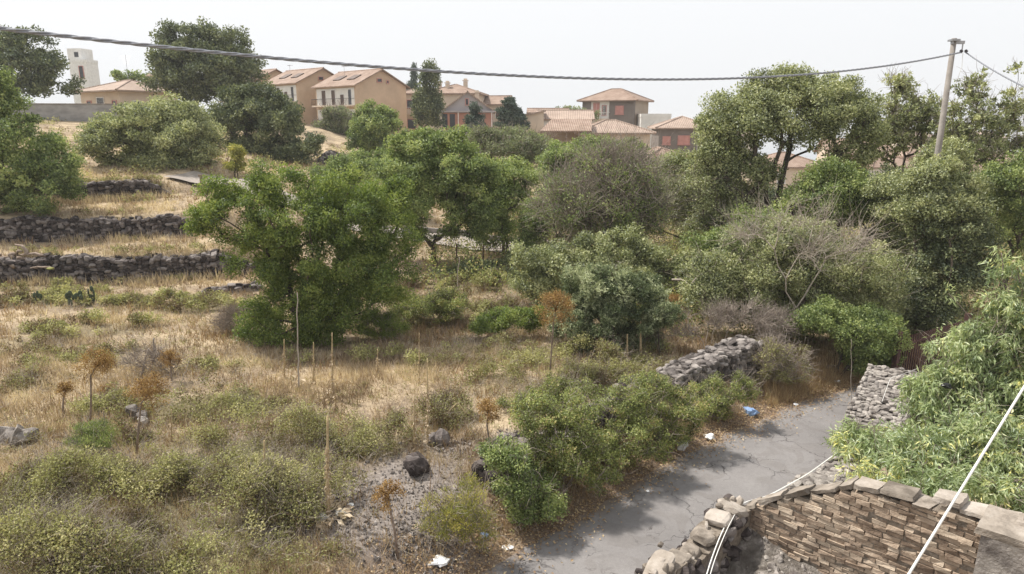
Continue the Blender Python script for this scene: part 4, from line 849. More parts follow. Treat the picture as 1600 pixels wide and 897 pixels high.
# row of low stones in the field below the terraces
ra_, rb_ = ground(322, 462), ground(405, 452)
dry_wall('stone_row', 'low broken row of dark stones left of the big field tree', 'stone row', [ra_[:2], rb_[:2]], lambda t: .22, .35, .25, 'lava', 88)
def rock(name, label, px, py, size, seed, mat='lava', n=5):
    g = ground(px, py); rng = np.random.default_rng(seed); s = size
    C = rng.normal(size=(n, 3))*s*np.array([.3, .25, .12]); C[:, 2] = np.abs(C[:, 2]) + s*.18; C[0] = (0, 0, s*.25); S = s*rng.uniform(.45, .9, (n, 3)); S[0] = s*np.array([1, .85, .75])
    v, f, ti = stones(C, S, rng, rough=.3, tumble=.9); mb = MB(); mb.add(v, None, f, tt=ti)
    return tag(mb.build(name, M[mat], None, False, g), label, 'rock')
rock('lava_rock', 'dark lava rock on the bare grey soil in the foreground', 652, 738, .45, 91)
rock('lava_rock', 'smaller dark lava rock just above the foreground lava rock', 686, 692, .32, 92)
rock('lava_rock', 'low dark rock at the bank edge below the orange umbel', 795, 705, .55, 93)
rock('lava_rock', 'dark rock by the low stones in the shade left of the field tree', 328, 460, .4, 94)
rock('field_stone', 'flat grey stone among weeds at the far left of the field', 30, 690, .5, 95, 'lava_pale')
rock('field_stone', 'grey block lying in dry grass by the lane end', 1298, 582, .38, 96, 'lava_pale', 1)
rock('field_stone', 'pale stone on the bank above the broken wall', 1218, 532, .3, 97, 'lava_pale', 1)
for i, (px, py, s) in enumerate([(210,652,.4),(225,660,.3)]): rock('field_stone', ['grey stone half buried in green weeds on the left field', 'smaller grey stone touching the half buried one on the left field'][i], px, py, s, 98+i, 'lava_pale', 2)
# rubble heap far left of the gable block and wood pile
def heap(name, label, cat, P0, r, hgt, n, ssz, mat, seed, base=0.0):
    rng = np.random.default_rng(seed); a = rng.random(n)*2*math.pi; q = np.sqrt(rng.random(n)); x = np.cos(a)*q*r[0]; y = np.sin(a)*q*r[1]; z = base + hgt*(1-q**2) + rng.normal(size=n)*.03
    v, f, ti = stones(np.stack([x, y, z], 1), ssz*rng.uniform(.5, 1.5, (n, 3)), rng, rough=.25, tumble=1.0); mb = MB(); mb.add(v, None, f, tt=ti); return tag(mb.build(name, M[mat], None, False, P0), label, cat)
g = P(517, 243, 58); g[2] = h(g[0], g[1]); heap('rubble_heap', 'heap of pale and dark rubble below the beige apartment block', 'rubble', g, (1.3, 1.0), 1.0, 260, .3, 'lava', 101)
# ------------------------------------------------------------------ houses
def quad(o, a, b, c, d, mb, tint=.5): mb.poly([a, b, c, d], tint)
def house(name, label, cat, pos, w, d, z0, eave, rise, roof='gable_y', rot=0.0, wall='plaster_cream', tiles='tiles', over=.45, anchor=None, windows=(), chimneys=(), group=None, balconies=(), skylights=0, flat=False, tt=.16, antennas=()):
    """w along local x, d along local y (front = -y); pos = world x,y of the anchor corner given in local half units"""
    R = rotz(rot); ax, ay = anchor or (0, 0); off = R @ np.array([ax*w/2, ay*d/2, 0]); cx, cy = pos[0]-off[0], pos[1]-off[1]
    t = thing(name, label, cat, (cx, cy, z0), rot, group); H = eave - z0; hw, hd = w/2, d/2
    mb = MB(); c = [(-hw,-hd), (hw,-hd), (hw,hd), (-hw,hd)]
    for i in range(4):
        a, b = c[i], c[(i+1) % 4]; mb.poly([(a[0],a[1],-1.5), (b[0],b[1],-1.5), (b[0],b[1],H), (a[0],a[1],H)])
    if roof == 'gable_y':
        mb.poly([(-hw,-hd,H), (hw,-hd,H), (0,-hd,H+rise)]); mb.poly([(hw,hd,H), (-hw,hd,H), (0,hd,H+rise)])
    if roof == 'gable_x':
        mb.poly([(-hw,hd,H), (-hw,-hd,H), (-hw,0,H+rise)]); mb.poly([(hw,-hd,H), (hw,hd,H), (hw,0,H+rise)])
    if roof == 'shed_x':
        mb.poly([(-hw,-hd,H), (hw,-hd,H), (hw,-hd,H+rise)]); mb.poly([(hw,-hd,H), (hw,hd,H), (hw,hd,H+rise), (hw,-hd,H+rise)]); mb.poly([(hw,hd,H), (-hw,hd,H), (hw,hd,H+rise)])
    mb.build('wall', M[wall], t)
    rb = MB(); s = over
    def slab(pts):
        pts = [np.array(p, float) for p in pts]; n = len(pts); up = np.array([0, 0, tt]); rb.poly([p+up for p in pts]); rb.poly([p for p in pts[::-1]])
        for i in range(n): rb.poly([pts[i], pts[(i+1) % n], pts[(i+1) % n]+up, pts[i]+up])
    if roof == 'gable_y':
        k = rise/hw*s
        slab([(-hw-s,-hd-s,H-k), (0,-hd-s,H+rise), (0,hd+s,H+rise), (-hw-s,hd+s,H-k)]); slab([(0,-hd-s,H+rise), (hw+s,-hd-s,H-k), (hw+s,hd+s,H-k), (0,hd+s,H+rise)])
        ridge = [((0,-hd-s,H+rise+tt), (0,hd+s,H+rise+tt))]
    elif roof == 'gable_x':
        k = rise/hd*s
        slab([(-hw-s,-hd-s,H-k), (hw+s,-hd-s,H-k), (hw+s,0,H+rise), (-hw-s,0,H+rise)]); slab([(-hw-s,0,H+rise), (hw+s,0,H+rise), (hw+s,hd+s,H-k), (-hw-s,hd+s,H-k)])
        ridge = [((-hw-s,0,H+rise+tt), (hw+s,0,H+rise+tt))]
    elif roof == 'hip':
        L = max(hw, hd) - min(hw, hd); e = [(-hw-s,-hd-s,H-.05), (hw+s,-hd-s,H-.05), (hw+s,hd+s,H-.05), (-hw-s,hd+s,H-.05)]
        r0, r1 = ((-L,0,H+rise), (L,0,H+rise)) if hw >= hd else ((0,-L,H+rise), (0,L,H+rise))
        if hw >= hd: fs = [(e[0],e[1],r1,r0), (e[1],e[2],r1), (e[2],e[3],r0,r1), (e[3],e[0],r0)]
        else: fs = [(e[0],e[1],r0), (e[1],e[2],r1,r0), (e[2],e[3],r1), (e[3],e[0],r0,r1)]
        up = np.array([0, 0, tt])
        for f_ in fs: rb.poly([np.array(p)+up for p in f_])
        rb.poly([np.array(p) for p in e[::-1]])
        for i in range(4): rb.poly([np.array(e[i]), np.array(e[(i+1) % 4]), np.array(e[(i+1) % 4])+up, np.array(e[i])+up])
        T = lambda p: tuple(np.array(p)+up)
        ridge = [(T(r0), T(r1))] + [(T(e[i]), T(r1 if ((i in (1, 2)) if hw >= hd else (i in (2, 3))) else r0)) for i in range(4)]
    elif roof == 'shed_x':
        slab([(-hw-s,-hd-s,H-.05), (hw+s,-hd-s,H+rise), (hw+s,hd+s,H+rise), (-hw-s,hd+s,H-.05)]); ridge = []
    else:
        rb.box((0,0,H+.15), (w+.1, d+.1, .5)); ridge = []
    for a_, b_ in ridge:
        if np.linalg.norm(np.array(a_)-np.array(b_)) > .3: rb.tube([a_, b_], .11, 6, tint=.8)
    ro = rb.build('roof', M[wall if roof == 'flat' else tiles], t)
    for (x, y, hh) in chimneys:
        cb = MB(); cb.box((x, y, H+rise*.55+hh/2), (.6, .6, hh+rise*.6)); cb.box((x, y, H+rise*.85+hh+.12), (.85, .85, .12)); cb.box((x, y, H+rise*.85+hh+.3), (.5, .5, .25)); cb.build('chimney', M['plaster_cream'], ro)
    def face(fc):   # origin (centre bottom), along, outward
        return {'front': ((0,-hd), (1,0), (0,-1)), 'right': ((hw,0), (0,1), (1,0)), 'left': ((-hw,0), (0,-1), (-1,0)), 'back': ((0,hd), (-1,0), (0,1))}[fc]
    for (fc, u, z, ww, wh, kind) in windows:
        o_, al_, n_ = face(fc); o_, al_, n_ = np.array(o_, float), np.array(al_, float), np.array(n_, float); a_ = math.atan2(al_[1], al_[0]); c2 = o_ + al_*u
        def bxx(mb_, du, dz, sx, sy, sz, dep): mb_.box((*(c2 + al_*du + n_*dep), z + wh/2 + dz), (sx, sy, sz), rotz(a_))
        fr = MB(); f = .09
        bxx(fr, -ww/2-f/2, 0, f, .12, wh+2*f, .03); bxx(fr, ww/2+f/2, 0, f, .12, wh+2*f, .03); bxx(fr, 0, wh/2+f/2, ww, .12, f, .03); bxx(fr, 0, -wh/2-f/2, ww+.3, .22, f, .05)
        wo_ = fr.build('door' if kind == 'door' else 'window', M['tile_white' if kind in ('door', 'shutter', 'pane') else 'shutter_pink'], t)
        pn = MB(); bxx(pn, 0, 0, ww, .05, wh, .01)
        if kind in ('shutter', 'door', 'pink'):
            for sgn in (-1, 1): bxx(pn, sgn*ww*.25, 0, ww*.44, .05, wh*.96, .04)
        pn.build({'pane': 'pane', 'door': 'door_leaf'}.get(kind, 'shutter'), M[{'pane': 'pane', 'door': 'shutter', 'shutter': 'shutter', 'pink': 'shutter_pink', 'dark': 'pane'}[kind]], wo_)
    for (fc, u, z, ww, dep, white) in balconies:
        o_, al_, n_ = face(fc); o_, al_, n_ = np.array(o_, float), np.array(al_, float), np.array(n_, float); a_ = math.atan2(al_[1], al_[0]); c2 = o_ + al_*u
        bb = MB(); bb.box((*(c2+n_*dep/2), z), (ww, dep, .22), rotz(a_)); bo = bb.build('balcony', M['plaster_cream'], t)
        rl = MB(); rl.box((*(c2+n_*dep), z+1.05), (ww, .06, .06), rotz(a_))
        for k in range(int(ww/.35)+1): rl.box((*(c2+n_*dep+al_*(-ww/2+k*.35)), z+.58), (.035, .035, .92), rotz(a_))
        for sgn in (-1, 1): rl.box((*(c2+n_*dep/2+al_*sgn*ww/2), z+1.05), (.06, dep, .06), rotz(a_))
        rl.build('railing', M[white], bo)
    for (x, y, hh, z) in antennas:
        an = MB(); an.tube([(x,y,H+z), (x,y,H+z+hh)], .025, 5)
        for k, L_ in enumerate((.9, .75, .6, .5)): an.tube([(x-L_/2, y+k*.22-.3, H+z+hh-.1), (x+L_/2, y+k*.22-.3, H+z+hh-.1)], .015, 4)
        an.tube([(x, y-.4, H+z+hh-.1), (x, y+.5, H+z+hh-.1)], .015, 4); an.build('antenna', M['metal_grey'], ro)
    for k in range(skylights):
        yy = -hd + d*(.3 + .35*k); kk = MB(); sl = math.atan2(rise, hw); c_, s_ = math.cos(-sl), math.sin(-sl)
        Ry = np.array([[c_,0,s_],[0,1,0],[-s_,0,c_]]); ctr = (-hw*.55, yy, H + rise*.45 + tt + .06)
        kk.box(ctr, (1.6, 1.8, .18), Ry, .5); kk.build('roof_terrace_opening', M['shutter'], ro)
    return t
def PX(px, py, Y): return P(px, py, Y)[:2]
th = math.radians(48)
def apartment(label, cornerpx, Y, dz, full=True):
    c = P(cornerpx, 135, Y); ev = 12.85 + dz; z0 = 3.0
    lv = [ev-3.0, ev-6.1, ev-9.2]; win = []; bal = []
    for k, z in enumerate(lv[:2] if full else lv[:1]):
        for u, ww, kd in ((-3.0, 1.1, 'shutter'), (-.4, 1.0, 'shutter'), (1.9, .95, 'shutter'), (3.9, .8, 'pane')): win.append(('left', u, z-z0+.15, ww, 2.2 if u != 1.9 else 1.5, kd))
        bal.append(('left', 0.0, z-z0, 9.8, 1.1, 'metal_dark'))
    if full: win += [('front', -.35, ev-z0+.55, .8, .45, 'dark'), ('front', 1.2, ev-z0+.45, .32, .32, 'dark')]
    t = house('apartment_block', label, 'apartment block', (c[0], c[1]), 9.6, 10.6, z0, ev, 2.3, 'gable_y', th, 'plaster_beige', 'tiles', .5, (-1, -1), win, [], 'beige apartment blocks with tiled roofs', bal, skylights=2,
              antennas=[(-1.5, 2, 1.6, 1.6)] if full else ())
    # white rendered infill panel behind the balconies
    hw, hd = 4.8, 5.3; pb = MB()
    for z in (lv[:2] if full else lv[:1]): pb.box((-hw-.012, 0, z-z0+1.35), (.02, 10.0, 2.5))
    pb.build('balcony_wall', M['plaster_white'], t); return t
apartment('beige apartment block with large blank gable wall and two rows of balconies', 555, 105, 0)
apartment('second beige apartment block, partly hidden behind the dark green oak', 464, 113, .75)
apartment('furthest apartment block, only its roof edge showing right of the tall oak', 392, 122, 1.2, False)
# white modern block far left
c = P(117, 130, 120); t = house('white_house', 'white cubic modern house behind the bungalow', 'house', P(117,130,120)[:2], 2.7, 2.6, 8.2, P(0,97,120)[2], 0, 'flat', math.radians(-8), 'tile_white', anchor=(-1,-1), windows=[('front', .2, P(0,97,120)[2]-8.2-2.6, .7, 1.9, 'dark')])
sb = MB(); zz = P(0,97,120)[2]-8.2; sb.box((-1.7, 1.3, zz/2+1.0), (2.5, 2.8, zz+2.6)); sb.build('upper_storey', M['tile_white'], t)
wb = MB(); wb.box((-1.3, -.12, zz+1.3), (.75, .05, .8)); wb.build('window', M['pane'], t)
# bungalow
c = P(185, 142, 80); house('bungalow', 'low beige bungalow with tiled hip roof above the grey concrete wall', 'house', c[:2], 8.6, 7.0, 7.9, P(185,142,80)[2], 1.25, 'hip', -math.radians(33), 'plaster_cream', 'tiles_pale', .6, (1,-1),
    [('front', -2.4, 1.1, .9, .85, 'dark'), ('front', .2, .1, 1.5, 2.2, 'pane'), ('front', 3.2, 1.0, .8, .9, 'dark'), ('right', 1.6, .15, 1.1, 2.0, 'shutter'), ('right', -1.6, 1.0, .8, .9, 'pane')], [(3.4, 1.0, .7)])
cpt = P(199, 112, 88); am = MB(); am.tube([(0,0,-5), (0,0,2.0)], .02, 5)
for k, L_ in enumerate((1.3, 1.1, .9, .7)): am.tube([(-L_/2, 0, 1.8-k*.28), (L_/2, 0, 1.8-k*.28)], .014, 4)
tag(am.build('television_antenna', M['metal_grey'], None, False, cpt), 'television antenna standing up behind the bungalow', 'antenna')
# concrete boundary wall
wl = MB(); A_, B_ = P(-60, 162, 66), P(205, 164, 69); d_ = B_-A_; L_ = np.hypot(d_[0], d_[1]); a_ = math.atan2(d_[1], d_[0]); zt = (A_[2]+B_[2])/2; wl.box((0,0,-1.6), (L_, .28, 3.2), rotz(a_)); o = wl.build('boundary_wall', M['concrete_wall'], None, False, ((A_[0]+B_[0])/2, (A_[1]+B_[1])/2, zt-.0))
tag(o, 'long grey concrete boundary wall below the bungalow', 'wall'); cb = MB(); cb.box((0,0,.045), (L_+.1, .4, .09), rotz(a_)); cb.build('coping', M['concrete'], o)
# cream building behind poplar
c = P(646, 147, 118); house('cream_house', 'cream stacked house right of the large gable wall, behind the poplar', 'house', c[:2], 4.4, 6, 3, c[2], .75, 'hip', math.radians(8), 'plaster_cream', 'tiles', .5, (0,-1), [('front', -.4, c[2]-3-2.3, 1.4, 1.3, 'dark'), ('front', -.4, c[2]-3-5.6, 1.4, 1.5, 'dark')], balconies=[('front', 0, c[2]-3-3.2, 4.6, 1.0, 'tile_white')])
# grey gabled villa
c = P(731, 175, 95); ez = P(731,174,95)[2]; house('gabled_villa', 'villa with pale grey gable and brick porch right of the poplar', 'house', c[:2], 6.9, 9, 2.6, ez, 2.45, 'gable_y', math.radians(4), 'plaster_lilac', 'tiles_pale', .35, (0,-1), [('front', -.1, ez-2.6+.85, .3, .75, 'dark')], [(1.4, 2.0, .5)])
t2 = bpy.data.objects['gabled_villa']; pb = MB(); pb.box((0,-4.53,ez-2.6-1.35), (6.7,.05,2.3)); pb.build('brick_front', M['plaster_pink'], t2)
fb = MB(); fb.box((0,-4.75,ez-2.6-.02), (7.3,.55,.2)); fb.build('porch_band', M['plaster_lilac'], t2)
for x in (-3.1, -2.1): w_ = MB(); w_.box((x,-4.57,ez-2.6-1.3), (.7,.04,1.9)); w_.build('window', M['pane'], t2)
for x in (-1.3, 1.0, 3.2): w_ = MB(); w_.tube([(x,-4.9,ez-2.6-2.7), (x,-4.9,ez-2.6-.1)], .06, 6); w_.build('porch_post', M['tile_white'], t2)
c = P(705, 147, 108); house('tiled_house', 'long tiled roof with chimneys behind the grey gabled villa', 'house', c[:2], 8.2, 8, 3, c[2], 1.45, 'hip', math.radians(-6), 'plaster_cream', 'tiles', .5, (0,-1), [], [(-2.6, 0, .5), (-1, -1.6, .4), (1.6, -.3, .8)])
c = P(769, 163, 112); house('tiled_house', 'terracotta roofed house half behind the cedar', 'house', c[:2], 4.2, 7, 2.5, c[2], 1.25, 'gable_x', math.radians(-12), 'plaster_cream', 'tiles', .4, (0,-1), [('front', 1, c[2]-2.5-2, .8, 1, 'shutter')])
c = P(862, 188, 86); house('flat_villa', 'white villa with two low tiled roofs behind the pergola', 'house', c[:2], 6.6, 7, 3, P(0,187,86)[2], 1.0, 'gable_x', math.radians(-4), 'plaster_white', 'tiles_pale', .3, (-.5,-1), [('front', -.3, P(0,187,86)[2]-3-1.7, .9, .8, 'shutter')])
c = P(858, 176, 94); house('tiled_house', 'long thin tiled roof behind the white villa', 'house', c[:2], 5.2, 6, 3, P(0,177,94)[2], .5, 'gable_x', 0, 'plaster_cream', 'tiles', .3, (0,-1))
c = P(834, 180, 84); house('garage', 'small cream annex with a brown door right of the cedar', 'annex', c[:2], 2.4, 4, 3, P(0,181,84)[2], .5, 'shed_x', 0, 'plaster_cream', 'tiles_pale', .25, (0,-1), [('front', .4, .9, .6, 2.0, 'door')])
# hip roofed villa with pergola roof
ez = P(0,209,74)[2]; c = P(962, 209, 74); house('hip_villa', 'villa with broad pale hip roof in front of the tower house', 'house', c[:2], 7.4, 6.4, 2.4, ez, 1.25, 'hip', math.radians(3), 'plaster_cream', 'tiles_pale', .5, (0,-1),
    [('front', -1.7, ez-2.4-2.0, .8, 1.4, 'dark'), ('front', 1.9, ez-2.4-2.0, .55, 1.4, 'dark'), ('front', -.2, ez-2.4-1.6, .7, .9, 'shutter')])
ez = P(0,204,72)[2]; c = P(884, 204, 71); pg = thing('pergola', 'open tiled pergola with dark posts and furniture left of the hip roofed villa', 'pergola', (c[0], c[1], 2.2)); H_ = ez-2.2
rb = MB(); s_ = 2.6; rb.poly([(-s_,-.2,H_), (s_,-.2,H_), (s_+.5,4.4,H_+1.15), (-s_+1.4,4.4,H_+1.15)]); rb.poly([(-s_,-.2,H_-.15), (-s_+1.4,4.4,H_+1.0), (s_+.5,4.4,H_+1.0), (s_,-.2,H_-.15)]); rb.poly([(-s_,-.2,H_-.15), (s_,-.2,H_-.15), (s_,-.2,H_), (-s_,-.2,H_)]); rb.build('roof', M['tiles'], pg)
for x in (-2.5,-1.2,.1,1.3,2.4): w_ = MB(); w_.box((x,0,H_/2-.1), (.12,.12,H_)); w_.build('post', M['wood_old'], pg)
w_ = MB(); w_.box((0,4.3,H_/2), (5.2,.15,H_)); w_.build('back_wall', M['plaster_tan'], pg); w_ = MB(); w_.box((0,.05,H_-1.25), (5.0,.05,.06)); w_.box((0,.05,H_-2.0), (5.0,.05,.06)); w_.build('railing', M['metal_dark'], pg)
# tower house
ez = P(0,158,110)[2]; c = P(992, 158, 108); hh = ez-2.5
t = house('tower_house', 'tall dark and beige house with hip roof standing alone on the skyline', 'house', c[:2], 8.6, 7.0, 2.5, ez, 1.8, 'hip', -math.radians(28), 'plaster_grey', 'tiles', .7, (1,-1),
    [('front', 1.9, hh-2.0, 1.2, 1.2, 'pink'), ('front', 1.9, hh-5.3, .8, 1.1, 'pane'), ('front', -1.9, hh-2.3, .9, 2.0, 'pink'), ('front', -.6, hh-2.1, .6, 1.4, 'dark'), ('front', -1.9, hh-5.5, .9, 2.0, 'pink'), ('front', -.6, hh-5.5, .6, 2.0, 'pink')],
    balconies=[('front', -1.4, hh-2.75, 3.4, .9, 'tile_white'), ('front', -1.4, hh-5.9, 3.4, .9, 'tile_white')])
pb = MB(); pb.box((-1.3,-3.52,hh-2.9), (3.0,.03,5.8)); pb.build('white_panel', M['plaster_white'], t); pb = MB(); pb.box((4.32,.1,hh-3.3), (.03,6.6,6.5)); pb.build('side_panel', M['plaster_tan'], t)
c = P(1018, 186, 106); house('flat_house', 'small white flat roofed house at the foot of the tower house', 'house', c[:2], 4.5, 4, 2, P(0,182,106)[2], 0, 'flat', 0, 'plaster_white', anchor=(-.3,-1), windows=[('front', .5, 3.5, 1, 1, 'dark')])
# grey house right
ez = P(0,201,86)[2]; c = P(1030, 201, 86); house('grey_house', 'dark grey brown house with pink shutters left of the big oak', 'house', c[:2], 6.5, 7, .5, ez, 1.3, 'hip', math.radians(-4), 'plaster_grey', 'tiles_pale', .5, (-1,-1),
    [('front', -2.3, ez-.5-1.9, .8, .9, 'pink'), ('front', -.2, ez-.5-1.9, 1.3, 1.0, 'pink'), ('front', -.2, ez-.5-4.0, .9, .8, 'pink'), ('front', 2.2, ez-.5-1.9, .8, 1.0, 'dark')], balconies=[('front', 2.2, ez-.5-3.0, 1.8, .8, 'tile_white')])
c = P(1046, 250, 60); house('tiled_cottage', 'low terracotta roof peeping from the trees below the grey house', 'house', c[:2], 4.0, 5, .2, P(0,252,60)[2], .9, 'hip', math.radians(10), 'plaster_pink', 'tiles', .4, (0,-1))
for i, (px, py, Y_, w_, d_, ro_, wl_, lab) in enumerate([(1245,262,82,7.5,7,8,'plaster_cream','low red roofed house seen between the trunks of the big oak'),(1345,240,84,7,7,-12,'plaster_cream','red roofed house seen left of the thin airy tree'),
    (1490,245,92,13,8,4,'plaster_cream','long red roofed house seen right of the concrete pole'),(1540,285,70,5,6,-8,'plaster_cream','cream house low behind the thin airy tree with the dark fork'),(1400,262,74,6,6,14,'plaster_white','white house with red roof low left of the pole foot'),
    (1590,262,86,7,7,6,'plaster_cream','red roofed house at the far right edge')]):
    ez = P(0, py, Y_)[2]; house('red_roof_house', lab, 'house', P(px, py, Y_)[:2], w_, d_, ez-5.0, ez, 1.5, 'gable_x' if i % 2 else 'hip', math.radians(ro_), wl_, 'tiles', .4, (0,-1), [('front', -w_/4, 3.2, .9, 1.1, 'pane'), ('front', w_/4, 3.2, .9, 1.1, 'pane')], group='red roofed houses beyond the oaks')
for i, (px, py, Y_, lab) in enumerate([(1150,212,190,'tiny pale house far off left of the big oak'),(1440,214,230,'tiny pale house far off on the hazy slope left of the pole'),(1075,208,240,'tiny hazy house right of the grey house roof'),(1560,216,210,'tiny hazy house far off at the right under the thin tree')]):
    ez = P(0, py, Y_)[2]; house('distant_house', lab, 'house', P(px, py, Y_)[:2], 12, 9, ez-8.0, ez, 2.0, 'hip', .2*i, 'plaster_cream', 'tiles_pale', .4, (0,-1), [('front', -2, 5, 1.2, 1.4, 'pane'), ('front', 2, 5, 1.2, 1.4, 'pane')])

# ------------------------------------------------------------------ concrete pole and cables
PX0 = 14.7; PY0 = 24.0; gz = h(PX0, PY0)
pole = thing('utility_pole', 'tall grey concrete utility pole among the right trees', 'utility pole', (PX0, PY0, gz)); ptop = P(1492, 60, PY0)[2] - gz
mb = MB(); mb.tube([(0,0,-.3), (0,0,ptop*.5), (0,0,ptop)], [.14, .11, .08], 16); mb.build('shaft', M['concrete'], pole, True)
mb = MB(); mb.box((.12, -.02, ptop-.13), (.42, .10, .10)); mb.tube([(.30,-.02,ptop-.16), (.30,-.02,ptop-.38)], .02, 6); mb.box((0,0,ptop-.06), (.27,.27,.06)); mb.build('bracket', M['metal_grey'], pole)
for dx, nm in ((.26, 'insulator'), (.42, 'insulator')):
    mb = MB(); mb.tube([(dx,-.02,ptop-.36), (dx+.03,-.02,ptop-.42), (dx+.03,-.02,ptop-.48)], [.035, .06, .03], 8); mb.build(nm, M['metal_dark'], pole)
mb = MB(); q = [(.34, -.02, ptop-.45), (.36,-.05,ptop-.9), (.22,-.08,ptop-1.5), (.12,-.1,ptop-1.75), (.0,-.13,ptop-1.7)]; mb.tube(q, .008, 5); mb.build('loose_wire', M['rope'], pole)
def twisted(name, label, A, B, sag, rad=.018, turns=40, n=520, loc=None):
    A, B = np.array(A), np.array(B); t = np.linspace(0, 1, n); c = A + (B-A)*t[:, None]; c[:, 2] -= 4*sag*t*(1-t)
    d = unit(B-A); s = unit(np.cross(d, [0, 0, 1])); u = np.cross(s, d); mb = MB()
    for k in range(3):
        ph = 2*math.pi*(k/3 + turns*t); p = c + (s*np.cos(ph)[:, None] + u*np.sin(ph)[:, None])*rad*1.1; mb.tube(p, rad, 5, tint=.3+.3*k)
    o = mb.build(name, M['cable'], None, True); return tag(o, label, 'cable')
AT = np.array([PX0+.28, PY0-.02, gz+ptop-.44])
twisted('power_cable', 'thick twisted grey power cable sagging across the sky from the left to the pole', P(-260, 12, 8.2), AT, .82, .014)
twisted('power_cable', 'shorter power cable running from the pole out of the right edge', AT+np.array([.15,0,0]), P(1700, 175, 17), .15, .012, 14, 160)
def rope(name, label, pts, r, cat='cable', mat='rope', n=60):
    pts = np.array(pts); d = np.concatenate([[0], np.cumsum(np.linalg.norm(np.diff(pts, axis=0), axis=1))]); t = np.linspace(0, d[-1], n)
    # smooth through the given points
    q = np.stack([np.interp(t, d, pts[:, i]) for i in range(3)], 1)
    for _ in range(6): q[1:-1] = (q[:-2] + 2*q[1:-1] + q[2:])/4
    mb = MB(); mb.tube(q, r, 6); return tag(mb.build(name, M[mat], None, True), label, cat)
rope('white_cable', 'thick white cable running from the bottom edge up past the peach tree', [P(1395, 940, 5.2), P(1420, 897, 5.4), P(1600, 605, 6.4), P(1640, 540, 6.7)], .0125)
rope('white_wire', 'left one of two thin white wires hanging over the ruin corner', [P(1095, 930, 7.2), P(1109, 880, 7.6), P(1128, 830, 8.3), P(1152, 788, 9.0), P(1200, 775, 9.8), P(1260, 742, 11), P(1300, 713, 12), P(1330, 693, 12.6)], .008)
rope('white_wire', 'right one of two thin white wires hanging over the ruin corner', [P(1100, 935, 7.2), P(1114, 880, 7.6), P(1136, 826, 8.3), P(1158, 786, 9.0), P(1206, 773, 9.8), P(1266, 739, 11), P(1306, 709, 12), P(1336, 689, 12.6)], .006)
rope('thin_wire', 'thin pale wire slanting over the rubble wall to the gate', [P(1378, 628, 14.5), P(1392, 588, 15.5), P(1402, 588, 15.6), P(1436, 575, 18.5)], .005)
rope('thin_wire', 'pale wire through the peach tree crown', [P(1348, 757, 9.0), P(1390, 745, 9.6), P(1430, 712, 10.4), P(1470, 680, 10.6)], .006)

# ------------------------------------------------------------------ ruin in the right foreground
K = np.array([3.40, 9.05]); e1 = np.array([.72, .69]); e2 = np.array([.69, -.72])       # along the lane, across it
def ruin_xy(s, t): return K + e2*s + e1*t                                                  # s into the ruin, t along the lane
def wtop(s): return float(np.interp(s, [0, .3, .8, 1.46, 2.1, 2.75, 3.3, 5], [1.98, 2.2, 2.55, 2.93, 3.05, 3.12, 3.2, 3.3]))
org = np.array([K[0], K[1], 0.0]); AZ2 = math.atan2(e2[1], e2[0]); rr = np.random.default_rng(700)
bw = thing('ruined_house_wall', 'ruined house wall of thin brown stone blocks in the bottom right corner', 'wall', org)
core = MB(); NSS = 24
for i in range(NSS):
    s0, s1 = 4.6*i/NSS, 4.6*(i+1)/NSS; z1 = wtop((s0+s1)/2) - .10; c = e2*(s0+s1)/2 + e1*.172; core.box((c[0], c[1], z1/2), ((s1-s0)*1.0, .36, z1), rotz(AZ2), .4)
core.build('wall_core', M['mortar'], bw)
bk = MB(); z = .35; row = 0
while z < 3.3:
    ch = .058*rr.uniform(.85, 1.2); s = -.05 + (row % 2)*.09 + rr.uniform(0, .05)
    while s < 4.6:
        L = rr.uniform(.12, .24); sc = s+L/2
        if z + ch < wtop(sc) - .06 and rr.random() < .985:
            dep = rr.normal()*.010; c = e2*sc + e1*(.035 + dep)
            R = rotz(AZ2 + rr.normal()*.012) @ np.array([[1,0,0],[0,1,0],[0,0,1.0]]); tl = rr.normal()*.008; R = R @ np.array([[math.cos(tl),0,math.sin(tl)],[0,1,0],[-math.sin(tl),0,math.cos(tl)]])
            hw_, hd_, hz_ = L/2-.003, .06, ch/2-.003; cc_ = np.array([[-1,-1,-1],[1,-1,-1],[1,1,-1],[-1,1,-1],[-1,-1,1],[1,-1,1],[1,1,1],[-1,1,1]])*np.array([hw_, hd_, hz_])
            # worn: front corners pulled in
            cc_ += rr.normal(size=(8, 3))*np.array([.006, .008, .004]); bk.add(cc_ @ R.T + np.array([c[0], c[1], z+ch/2]), BOXQ, qt=rr.random())
        s += L + rr.uniform(.002, .010)
    z += ch + .004; row += 1
bk.build('stone_courses', M['ruin_brick'], bw)
cp = MB(); s = .05
while s < 4.6:
    L = rr.uniform(.16, .42); sc = s+L/2; z1 = wtop(sc) + rr.normal()*.012; sl = math.atan2(wtop(s+L)-wtop(s), L); c = e2*sc + e1*(.11+rr.normal()*.015)
    if 1.9 < s < 2.5: sl *= .1; z1 += rr.uniform(-.07, .05)
    R = rotz(AZ2 + rr.normal()*.03) @ np.array([[math.cos(-sl),0,math.sin(-sl)],[0,1,0],[-math.sin(-sl),0,math.cos(-sl)]])
    v = np.array([[-1,-1,-1],[1,-1,-1],[1,1,-1],[-1,1,-1],[-1,-1,1],[1,-1,1],[1,1,1],[-1,1,1]])*np.array([L/2-.004, .15, .028]) + rr.normal(size=(8, 3))*np.array([.012, .02, .010])
    cp.add(v @ R.T + np.array([c[0], c[1], z1-.02]), BOXQ, qt=rr.random()); s += L
